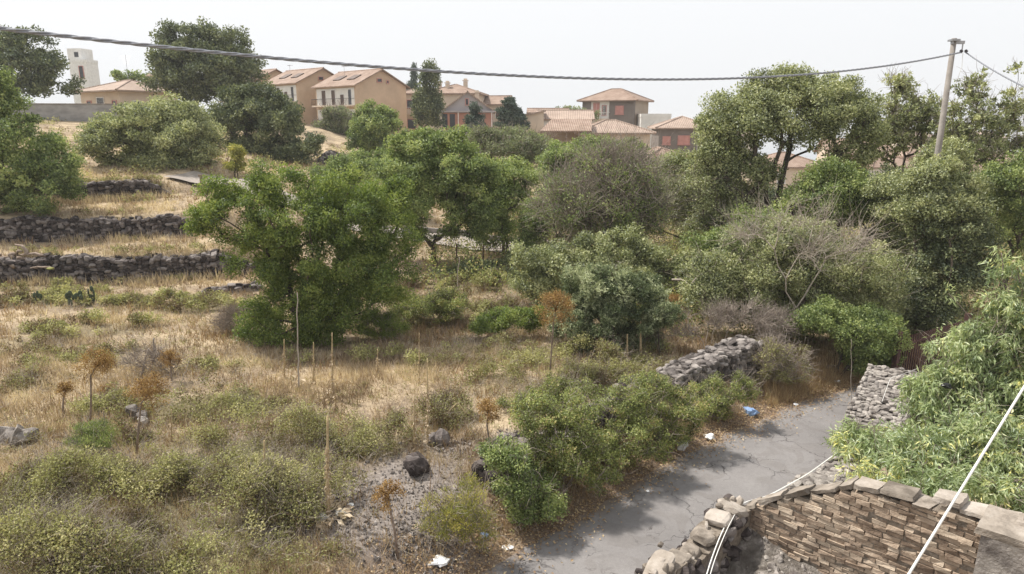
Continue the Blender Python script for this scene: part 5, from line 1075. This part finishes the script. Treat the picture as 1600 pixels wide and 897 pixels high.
def rough_mesh(me_obj, cuts, amp, seed, scale):
    """cut up flat faces and roughen them so edges read as broken stone"""
    import bmesh
    from mathutils import noise as mn
    bm = bmesh.new(); bm.from_mesh(me_obj.data); bmesh.ops.subdivide_edges(bm, edges=bm.edges[:], cuts=cuts, use_grid_fill=True)
    for v in bm.verts:
        n = mn.noise_vector(Vector(v.co)*scale + Vector((seed, 0, 0))) + .5*mn.noise_vector(Vector(v.co)*scale*2.7 + Vector((0, seed, 0))); v.co += n*amp
    bm.to_mesh(me_obj.data); bm.free()
o = cp.build('coping', M['coping'], bw); rough_mesh(o, 3, .012, 5, 11)
# taller pier at the right end, standing proud of the wall
pr = thing('stone_pier', 'grey rendered stone pier with orange tile scraps at the bottom right edge', 'pier', (K+e2*3.05).tolist()+[0]); mb = MB(); c = e2*.45 - e1*.16; mb.box((c[0], c[1], 1.55), (1.1, .50, 3.10), rotz(AZ2)); o = mb.build('shaft', M['lava_pale'], pr); rough_mesh(o, 7, .02, 9, 7)
mb = MB(); c = e2*.42 - e1*.10; mb.box((c[0], c[1], 3.15), (1.15, .62, .09), rotz(AZ2+.02)); o = mb.build('coping', M['coping'], pr); rough_mesh(o, 4, .02, 3, 7)
mb = MB()
for k in range(4): c = e2*(.25+.17*k) + e1*(.1-.05*k); mb.tube([(c[0]-.07, c[1]-.05, 3.24), (c[0]+.07, c[1]+.05, 3.27)], .05, 7, tint=.7)
mb.build('tile_scrap', M['tiles'], pr)
# broken side wall along the lane
sw = thing('broken_side_wall', 'broken side wall of the ruin with pale crumbling top beside the lane', 'wall', org)
C = []; S = []; mb = MB(); TS = np.linspace(0, -2.45, 11)
def stop(t): return float(np.interp(-t, [0, .5, .9, 1.2, 1.5, 1.9, 2.3, 2.6], [2.02, 2.06, 1.98, 1.80, 1.83, 1.98, 1.93, 1.78]))
for i in range(10):
    t0, t1 = TS[i], TS[i+1]; z1 = stop((t0+t1)/2); c = e1*(t0+t1)/2 - e2*.02; mb.box((c[0], c[1], z1/2), (abs(t1-t0)*1.02, .36, z1), rotz(math.atan2(e1[1], e1[0])), rr.random())
o = mb.build('wall_core', M['mortar'], sw); rough_mesh(o, 5, .045, 21, 4)
for i in range(420):
    t = -rr.random()*2.5; z = rr.random()*stop(t)*.98; side = rr.choice([-1, 1]); C.append([*(e1*t - e2*(.02+side*.17)), z]); S.append([rr.uniform(.12, .26), rr.uniform(.10, .2), rr.uniform(.07, .15)])
v, f, ti = stones(np.array(C), np.array(S), rr, .22, .8); mb = MB(); mb.add(v, None, f, tt=ti); mb.build('stone_facing', M['lava'], sw)
mb = MB(); t = .05
while t > -2.5:
    L = rr.uniform(.30, .58); tc = t-L/2; c = e1*tc - e2*.02; v, f, ti = stones(np.array([[c[0], c[1], stop(tc)+rr.uniform(-.02,.03)]]), np.array([[.34*rr.uniform(.8,1.15), L*1.05, .13]]) , rr, .16, .12, .3)
    v = (v-[c[0], c[1], 0]) @ rotz(math.atan2(e1[1], e1[0])+math.pi/2).T + [c[0], c[1], 0]; mb.add(v, None, f, tt=ti); t -= L*.92
for _ in range(14):
    t = -rr.random()*2.4; c = e1*t - e2*(.02+rr.normal()*.12); v, f, ti = stones(np.array([[c[0], c[1], stop(t)+.05]]), np.array([rr.uniform(.05, .16, 3)]), rr, .25, 1.0); mb.add(v, None, f, tt=ti)
mb.build('coping', M['coping'], sw)
# rubble floor inside
ss = np.linspace(.08, 4.6, 70); tt_ = np.linspace(-.02, -4.5, 70); SS, TT = np.meshgrid(ss, tt_, indexing='ij')
FX = K[0]+e2[0]*SS+e1[0]*TT; FY = K[1]+e2[1]*SS+e1[1]*TT
def floor_z(S_, T_, X_, Y_): return 1.80 - .07*S_ + (N2(X_*2.6, Y_*2.6, 4)-.5)*.34 - .50*np.exp(-((S_-.34)/.30)**2)*sstep(-.15, -.9, T_) - .22*sstep(-.3, -2.4, T_) - .12
FZ = floor_z(SS, TT, FX, FY)
ii = np.arange(4900).reshape(70, 70); fq = np.stack([ii[:-1,:-1], ii[:-1,1:], ii[1:,1:], ii[1:,:-1]], -1).reshape(-1, 4)
fl = mesh_from('rubble_floor', np.stack([FX-K[0], FY-K[1], FZ], -1).reshape(-1, 3), fq, M['rubble_soil'], smooth=True); flo = link('rubble_floor', fl, None, (K[0], K[1], 0)); tag(flo, 'sloping grey rubble and soil filling the ruin inside', 'rubble', kind='stuff')
n = 1500; s = rr.random(n)*3.6+.12; t = -rr.random(n)*3.2-.03; x = e2[0]*s+e1[0]*t; y = e2[1]*s+e1[1]*t
z = floor_z(s, t, x+K[0], y+K[1])
v, f, ti = stones(np.stack([x, y, z], 1), (rr.gamma(1.6, .022, (n, 1))*rr.uniform(.6, 1.4, (n, 3))), rr, .25, 1.0); mb = MB(); mb.add(v, None, f, tt=ti); tag(mb.build('rubble_stones', M['lava_pale'], None, False, org), 'loose broken stones over the rubble floor', 'rubble', kind='stuff')

# ------------------------------------------------------------------ iron gate at the end of the lane
A_, B_ = P(1398, 590, 18.8), P(1500, 560, 20.6); d_ = B_-A_; L_ = np.hypot(d_[0], d_[1]); a_ = math.atan2(d_[1], d_[0]); z0 = -.25
gt = thing('iron_gate', 'dark rusty iron gate of upright bars beyond the rubble wall', 'gate', (A_[0], A_[1], z0), a_); mb = MB()
for zz in (.15, 1.45): mb.box((L_/2, 0, zz), (L_, .04, .06))
mb.build('frame', M['rust'], gt)
mb = MB()
for k in range(int(L_/.12)+1): mb.box((k*.12, 0, .86), (.035, .03, 1.65))
mb.build('bars', M['rust'], gt)
for x in (-.08, L_+.08): mb = MB(); mb.box((x, 0, .95), (.14, .14, 1.9)); mb.build('post', M['rust'], gt)

# ------------------------------------------------------------------ fence posts along the track, dark post
pl = ['leftmost thin rusty post beside the gravel track', 'thin rusty post in the middle of the gravel track edge', 'right thin rusty post beside the gravel track', 'thin rusty post where the track meets the thicket']
for i, (px, y0) in enumerate([(714, 412), (755, 415), (800, 416), (823, 415)]):
    g = ground(px, y0+12); mb = MB(); mb.tube([(0,0,-.1), (0,0,.75), (.02,0,1.35)], .035, 6); tag(mb.build('fence_post', M['rust'], None, False, g), pl[i], 'post', 'rusty posts along the gravel track')
wf = thing('wire_strand', 'sagging rusty wire strung between the track posts', 'wire', ground(714, 424)); mb = MB(); ga, gb = ground(714, 424), ground(823, 427)
for zz in (.55, 1.2): mb.tube([(0,0,zz), ((gb-ga)[0]*.5, (gb-ga)[1]*.5, zz-.06+(gb-ga)[2]*.5), ((gb-ga)[0], (gb-ga)[1], zz+(gb-ga)[2])], .012, 4)
mb.build('wire', M['rust'], wf)
g = P(1118, 440, 25); g[2] = h(g[0], g[1]); mb = MB(); mb.tube([(0,0,0), (0,0,1.7)], .12, 10); mb.tube([(0,0,1.7), (0,0,1.76)], .15, 10); tag(mb.build('gate_post', M['rust'], None, False, g), 'dark stubby post in the thicket below the young tree', 'post')
mb = MB(); w0 = P(315, 288, 40); w0[2] = h(w0[0], w0[1]); mb.box((0,0,.45), (.12,.12,1.1)); mb.box((.1,-.02,.95), (.5,.05,.12)); tag(mb.build('wooden_post', M['wood_old'], None, False, w0), 'short wooden post by the pale track in the upper left', 'post')

# ------------------------------------------------------------------ tall dry plants
def umbel(label, px, py, topy, wpx, seed, lean=0.0, leafmat='umbel', heads=1, name='dried_umbel', cat='dry plant'):
    g = ground(px, py); rng = np.random.default_rng(seed); s = ppm(px, py, g[1]); Y = g[1]; top = P(px+lean, topy, Y); H = top[2]-g[2]; W = wpx/s*1.08*1.25
    t = thing(name, label, cat, g); dx = top[0]-g[0]; q = np.array([[0,0,-.05],[dx*.2+rng.normal()*.02,0,H*.3],[dx*.6+rng.normal()*.03,rng.normal()*.02,H*.6],[dx*.9,0,H-W*.75]])
    mb = MB(); mb.tube(q, [.024,.022,.018,.014], 7); mb.build('stem', M['wood_old'], t, True)
    n = 44; dirs = unit(rng.normal(size=(n, 3))+[0,0,.45]); hub = q[-1]; E = hub + dirs*W*.5*rng.uniform(.45, 1.0, (n, 1))
    v, f = tubes_np(np.repeat(hub[None], n, 0), E, np.full(n, .006), np.full(n, .004), 4); link('rays', mesh_from('rays', v, f, M['umbel'], np.full(len(f), .4)), t)
    nl = int(1050*max(1, (W/.45)**2)); v, f, ti = leaf_cloud(E, np.full(n, W*.15), nl, .034, .020, rng, updir=.3, flat=1); link('seed_head', mesh_from('seed_head', v, f, M['umbel'], ti), t); return t
umbel('tallest orange dried umbel with full round head in the left field', 140, 668, 530, 42, 201, 8)
umbel('orange dried umbel with flat ragged head right of the tallest one in the left field', 212, 715, 572, 44, 202, 18)
umbel('small brown dried umbel at the far left of the field', 100, 655, 588, 22, 203, 0)
umbel('small brown dried umbel in front of the dead dark stalk', 268, 595, 538, 24, 204, -6)
umbel('low brown dried umbel between the two big left ones', 168, 618, 594, 22, 205, -3)
umbel('large orange dried umbel in front of the grey green shrub', 858, 598, 440, 44, 206, 12)
umbel('reddish orange dried umbel right of the grey green shrub', 1050, 518, 450, 27, 207, 2)
umbel('orange dried umbel at the bank edge above the yellow weed clump', 768, 738, 612, 32, 208, -6)
umbel('nearest orange dried umbel on the bare soil at the bottom', 622, 872, 740, 34, 209, -18)
def spike(label, px, py, topy, seed, thick=.022, leaves=60, wob=.0, lean=0, name='dry_mullein', cat='dry plant', mat='stem_dry', rosette=0):
    g = ground(px, py); rng = np.random.default_rng(seed); top = P(px+lean, topy, g[1]); H = top[2]-g[2]; dx = top[0]-g[0]; thick *= 1.3; t = thing(name, label, cat, g)
    zs = np.linspace(-.03, H, 14); q = np.stack([dx*zs/H + rng.normal(size=14)*wob, rng.normal(size=14)*wob, zs], 1); r = thick*(1-.55*np.clip(zs/H, 0, 1))*(1+rng.normal(size=14)*.12*(wob == 0)); mb = MB(); mb.tube(q, r, 7); mb.build('stem', M[mat], t, True)
    if leaves:
        k = rng.random(leaves)**1.8*H*.7; C = np.stack([dx*k/H, 0*k, k], 1); d = rng.normal(size=(leaves, 3)); d[:, 2] = -.5; up = rng.normal(size=(leaves, 3))+[0,0,1]
        v, f = leaf_quads(C, d, up, np.full(leaves, .09)*rng.uniform(.5, 1.3, leaves), np.full(leaves, .035), rng); link('dead_leaves', mesh_from('dead_leaves', v, f, M['grass_dry'], np.clip(rng.normal(size=leaves)*.2+.35, 0, 1)), t)
    if rosette:
        a = rng.random(rosette)*2*math.pi; rr_ = rng.random(rosette)**.5*.32; C = np.stack([np.cos(a)*rr_, np.sin(a)*rr_, .03+.08*rng.random(rosette)], 1); d = np.stack([np.cos(a), np.sin(a), rng.normal(size=rosette)*.3], 1)
        v, f = leaf_quads(C, d, rng.normal(size=(rosette, 3))*.4+[0,0,1], np.full(rosette, .20)*rng.uniform(.6, 1.2, rosette), np.full(rosette, .085), rng); link('basal_leaves', mesh_from('basal_leaves', v, f, M['grass_dry'], np.clip(rng.normal(size=rosette)*.2+.7, 0, 1)), t)
    return t
for i, (lab, px, py, ty, th_, lv, ro_) in enumerate([
    ('tallest dry mullein, with a skirt of pale dead leaves by the white litter', 512, 808, 650, .03, 200, 90),
    ('dry mullein rising from green brambles left of the tallest one', 413, 788, 688, .022, 60, 0),
    ('dry mullein spike just left of the small lava rock', 647, 702, 622, .02, 50, 10),
    ('dry mullein spike with pale leaves, right of the pair over the small lava rock', 668, 700, 560, .018, 90, 10),
    ('dry mullein spike in pale straw directly right of the twisted pale stalk', 490, 600, 535, .02, 40, 8),
    ('dry mullein spike with bushy base in the middle of the pale straw', 519, 625, 520, .02, 90, 12),
    ('short dry mullein spike left of the twisted pale stalk', 444, 590, 530, .02, 40, 6),
    ('short leafy mullein in the straw behind the spikes', 590, 585, 545, .018, 50, 0),
    ('thin mullein spike right of the leafy one in the straw', 655, 600, 520, .014, 20, 0),
    ('thick pale stump stalk at the right foot of the grey green shrub', 1001, 553, 502, .035, 0, 0),
    ('shorter stump stalk left of the thick pale one', 980, 560, 522, .03, 0, 0),
    ('slim stalk right of the thick pale stump', 1030, 540, 506, .018, 0, 0),
    ('thin dry spike at the left of the lower left bramble', 268, 690, 640, .015, 30, 0),
    ('leafy seed spike above the tallest mullein', 524, 645, 600, .02, 90, 0)]):
    spike(lab, px, py, ty, 300+i, th_, lv, rosette=ro_)
spike('tall crooked pale stalk in front of the big field tree', 466, 610, 458, 330, .018, 0, .02, -2, 'dead_stalk', 'stalk', 'twig_pale')
spike('tall thin pale stalk below the track posts', 716, 462, 402, 331, .02, 0, .025, 0, 'dead_stalk', 'stalk', 'twig_pale')
spike('blackened dead stalk in the left field', 240, 575, 528, 332, .035, 40, .01, 0, 'dead_stalk', 'stalk', 'twig')
spike('leaning blackened stalk beside the upright black one', 220, 590, 545, 333, .025, 0, .01, 12, 'dead_stalk', 'stalk', 'twig')
spike('pale bent stalk among grass at the upper left of the umbels', 282, 610, 560, 334, .012, 0, .02, 14, 'dead_stalk', 'stalk', 'twig_pale')
spike('thin pale stick standing on the lane bank by the thicket', 1330, 640, 530, 335, .008, 0, .006, 0, 'dead_stalk', 'stalk', 'twig_pale')
rope('arched_stem', 'pale dry stem arching over the soil above the bank', [ground(697,668), ground(697,668)+[.03,0,.35], ground(712,660)+[.05,0,.50], ground(722,664)+[.1,0,.28]], .010, 'stem', 'stem_dry')
rope('bent_branch', 'pale bent branch sticking out of the grey green thicket', [P(1050,437,22), P(1066,437,21.8), P(1080,448,21.6), P(1092,462,21.8)], .035, 'branch', 'twig_pale')
rope('bent_branch', 'thin pale branch leaning right from the bent one', [P(1075,450,21.7), P(1090,432,21.5), P(1110,422,21.6)], .022, 'branch', 'twig_pale')
# prickly pears
for i, (px, py, s_) in enumerate([(112,478,.72),(126,478,.7),(144,474,.8),(60,476,.65)]):
    g = ground(px, py); rng = np.random.default_rng(400+i); t = thing('prickly_pear', ['left one of three dark prickly pears in the shaded weeds', 'middle one of three dark prickly pears in the shaded weeds', 'right one of three dark prickly pears in the shaded weeds', 'lone dark prickly pear at the far left'][i], 'cactus', g)
    for k, (x, z, r, ry) in enumerate([(0,.22,.20,.26),(-.12,.55,.15,.2),(.14,.5,.14,.19),(.05,.72,.11,.15)]):
        v = IV*np.array([r, .045, ry])*s_; v = v @ rotz(rng.normal()*.5).T + np.array([x, rng.normal()*.04, z])*s_; mb = MB(); mb.add(v, None, IF); mb.build('pad', M['cactus'], t, True)
# wood pile / dead stump at the left wall
g = P(52, 432, 29.3); g[2] = h(g[0], g[1]); t = thing('dead_stump', 'twisted dead tree stump and roots leaning at the lowest terrace wall', 'stump', g); rng = np.random.default_rng(77); mb = MB()
for k in range(22):
    a = rng.random()*math.pi; L = rng.uniform(.5, 1.4); p0 = np.array([rng.normal()*.45, rng.normal()*.2, rng.uniform(.0, .9)]); q = [p0]
    for j in range(4): q.append(q[-1] + np.array([math.cos(a)*L/4, rng.normal()*.08, math.sin(a)*L/5*rng.uniform(-.4, 1)])); a += rng.normal()*.45
    mb.tube(q, np.linspace(.09, .035, 5)*rng.uniform(.6, 1.2), 7, tint=rng.random())
mb.build('roots', M['wood_old'], t, True)
mb = MB(); v = IV*[.16,.12,.05]; mb.add(v + [1.15, -.5, .35], None, IF); o = mb.build('plastic_dish', M['leaf_yellow'], None, True, g); tag(o, 'small yellow plastic dish lying right of the dead stump', 'dish')

# ------------------------------------------------------------------ litter
def crumple(name, label, px, py, size, mat, seed, cat='bag', flat=.55, on=None, Z=None):
    g = ground(px, py); rng = np.random.default_rng(seed); d_, _, _ = seg_dist(np.array([g[0]]), np.array([g[1]]), ROAD_C)
    if d_[0] < 1.5: g[2] = road_z(g[0], g[1]) + .05
    k = rng.normal(size=(3, 3))*2.2; f2 = np.sin(IV @ k.T*2.0 + rng.random(3)*6)*.22; v = (IV*(1+f2*1.2) + rng.normal(size=IV.shape)*.22)*np.array([1, .8, flat])*size/2; v[:, 2] += size*flat*.4
    mb = MB(); mb.add(v, None, IF); return tag(mb.build(name, M[mat], None, False, g), label, cat)
crumple('plastic_bag', 'white plastic bag standing at the bramble foot by the lane', 1066, 702, .24, 'plastic_white', 501, flat=1.2)
crumple('plastic_bag', 'crushed clear white plastic sheet at the near lane edge', 685, 880, .30, 'plastic_white', 502, flat=.35)
crumple('plastic_bag', 'blue plastic bag on the leaf litter of the lane verge', 1172, 648, .28, 'plastic_blue', 503, flat=.8)
crumple('plastic_scrap', 'small blue plastic scrap below the yellow weed clump', 757, 838, .14, 'plastic_blue', 504, 'scrap')
crumple('paper_scrap', 'flat white paper scrap lying on the asphalt edge', 793, 856, .20, 'plastic_white', 505, 'paper', .15)
crumple('rag', 'white rag beside the skirt of the tallest mullein', 533, 804, .20, 'plastic_white', 506, 'rag')
crumple('rag', 'white rag left of the tallest mullein stem', 505, 812, .20, 'plastic_white', 507, 'rag')
crumple('paper_scrap', 'small white scrap upper right of the mullein litter', 548, 790, .11, 'plastic_white', 508, 'paper')
crumple('paper_scrap', 'small pale scrap left of the mullein litter on grey soil', 472, 798, .13, 'plastic_white', 509, 'paper')
crumple('paper_scrap', 'small white scrap on the asphalt near the leaf pile', 1012, 773, .07, 'plastic_white', 510, 'paper', .3)
crumple('paper_scrap', 'white paper tangled on the verge right of the standing bag', 1108, 685, .26, 'plastic_white', 511, 'paper', .5)
crumple('paper_scrap', 'pale crumpled paper in the orange grass of the verge', 1282, 594, .26, 'plastic_white', 512, 'paper', .5)
crumple('paper_scrap', 'white scrap in the orange grass right of the crumpled paper', 1308, 600, .16, 'plastic_white', 513, 'paper', .4)
crumple('paper_scrap', 'white scrap at the asphalt edge between blue bag and rubble wall', 1243, 637, .12, 'plastic_white', 514, 'paper', .4)
crumple('black_bag', 'black plastic bag caught in the peach tree branches', 1475, 606, .2, 'plastic_black', 515)
bpy.data.objects[[o.name for o in bpy.data.objects if o.name.startswith('black_bag')][0]].location = tuple(P(1474, 606, 11.3))
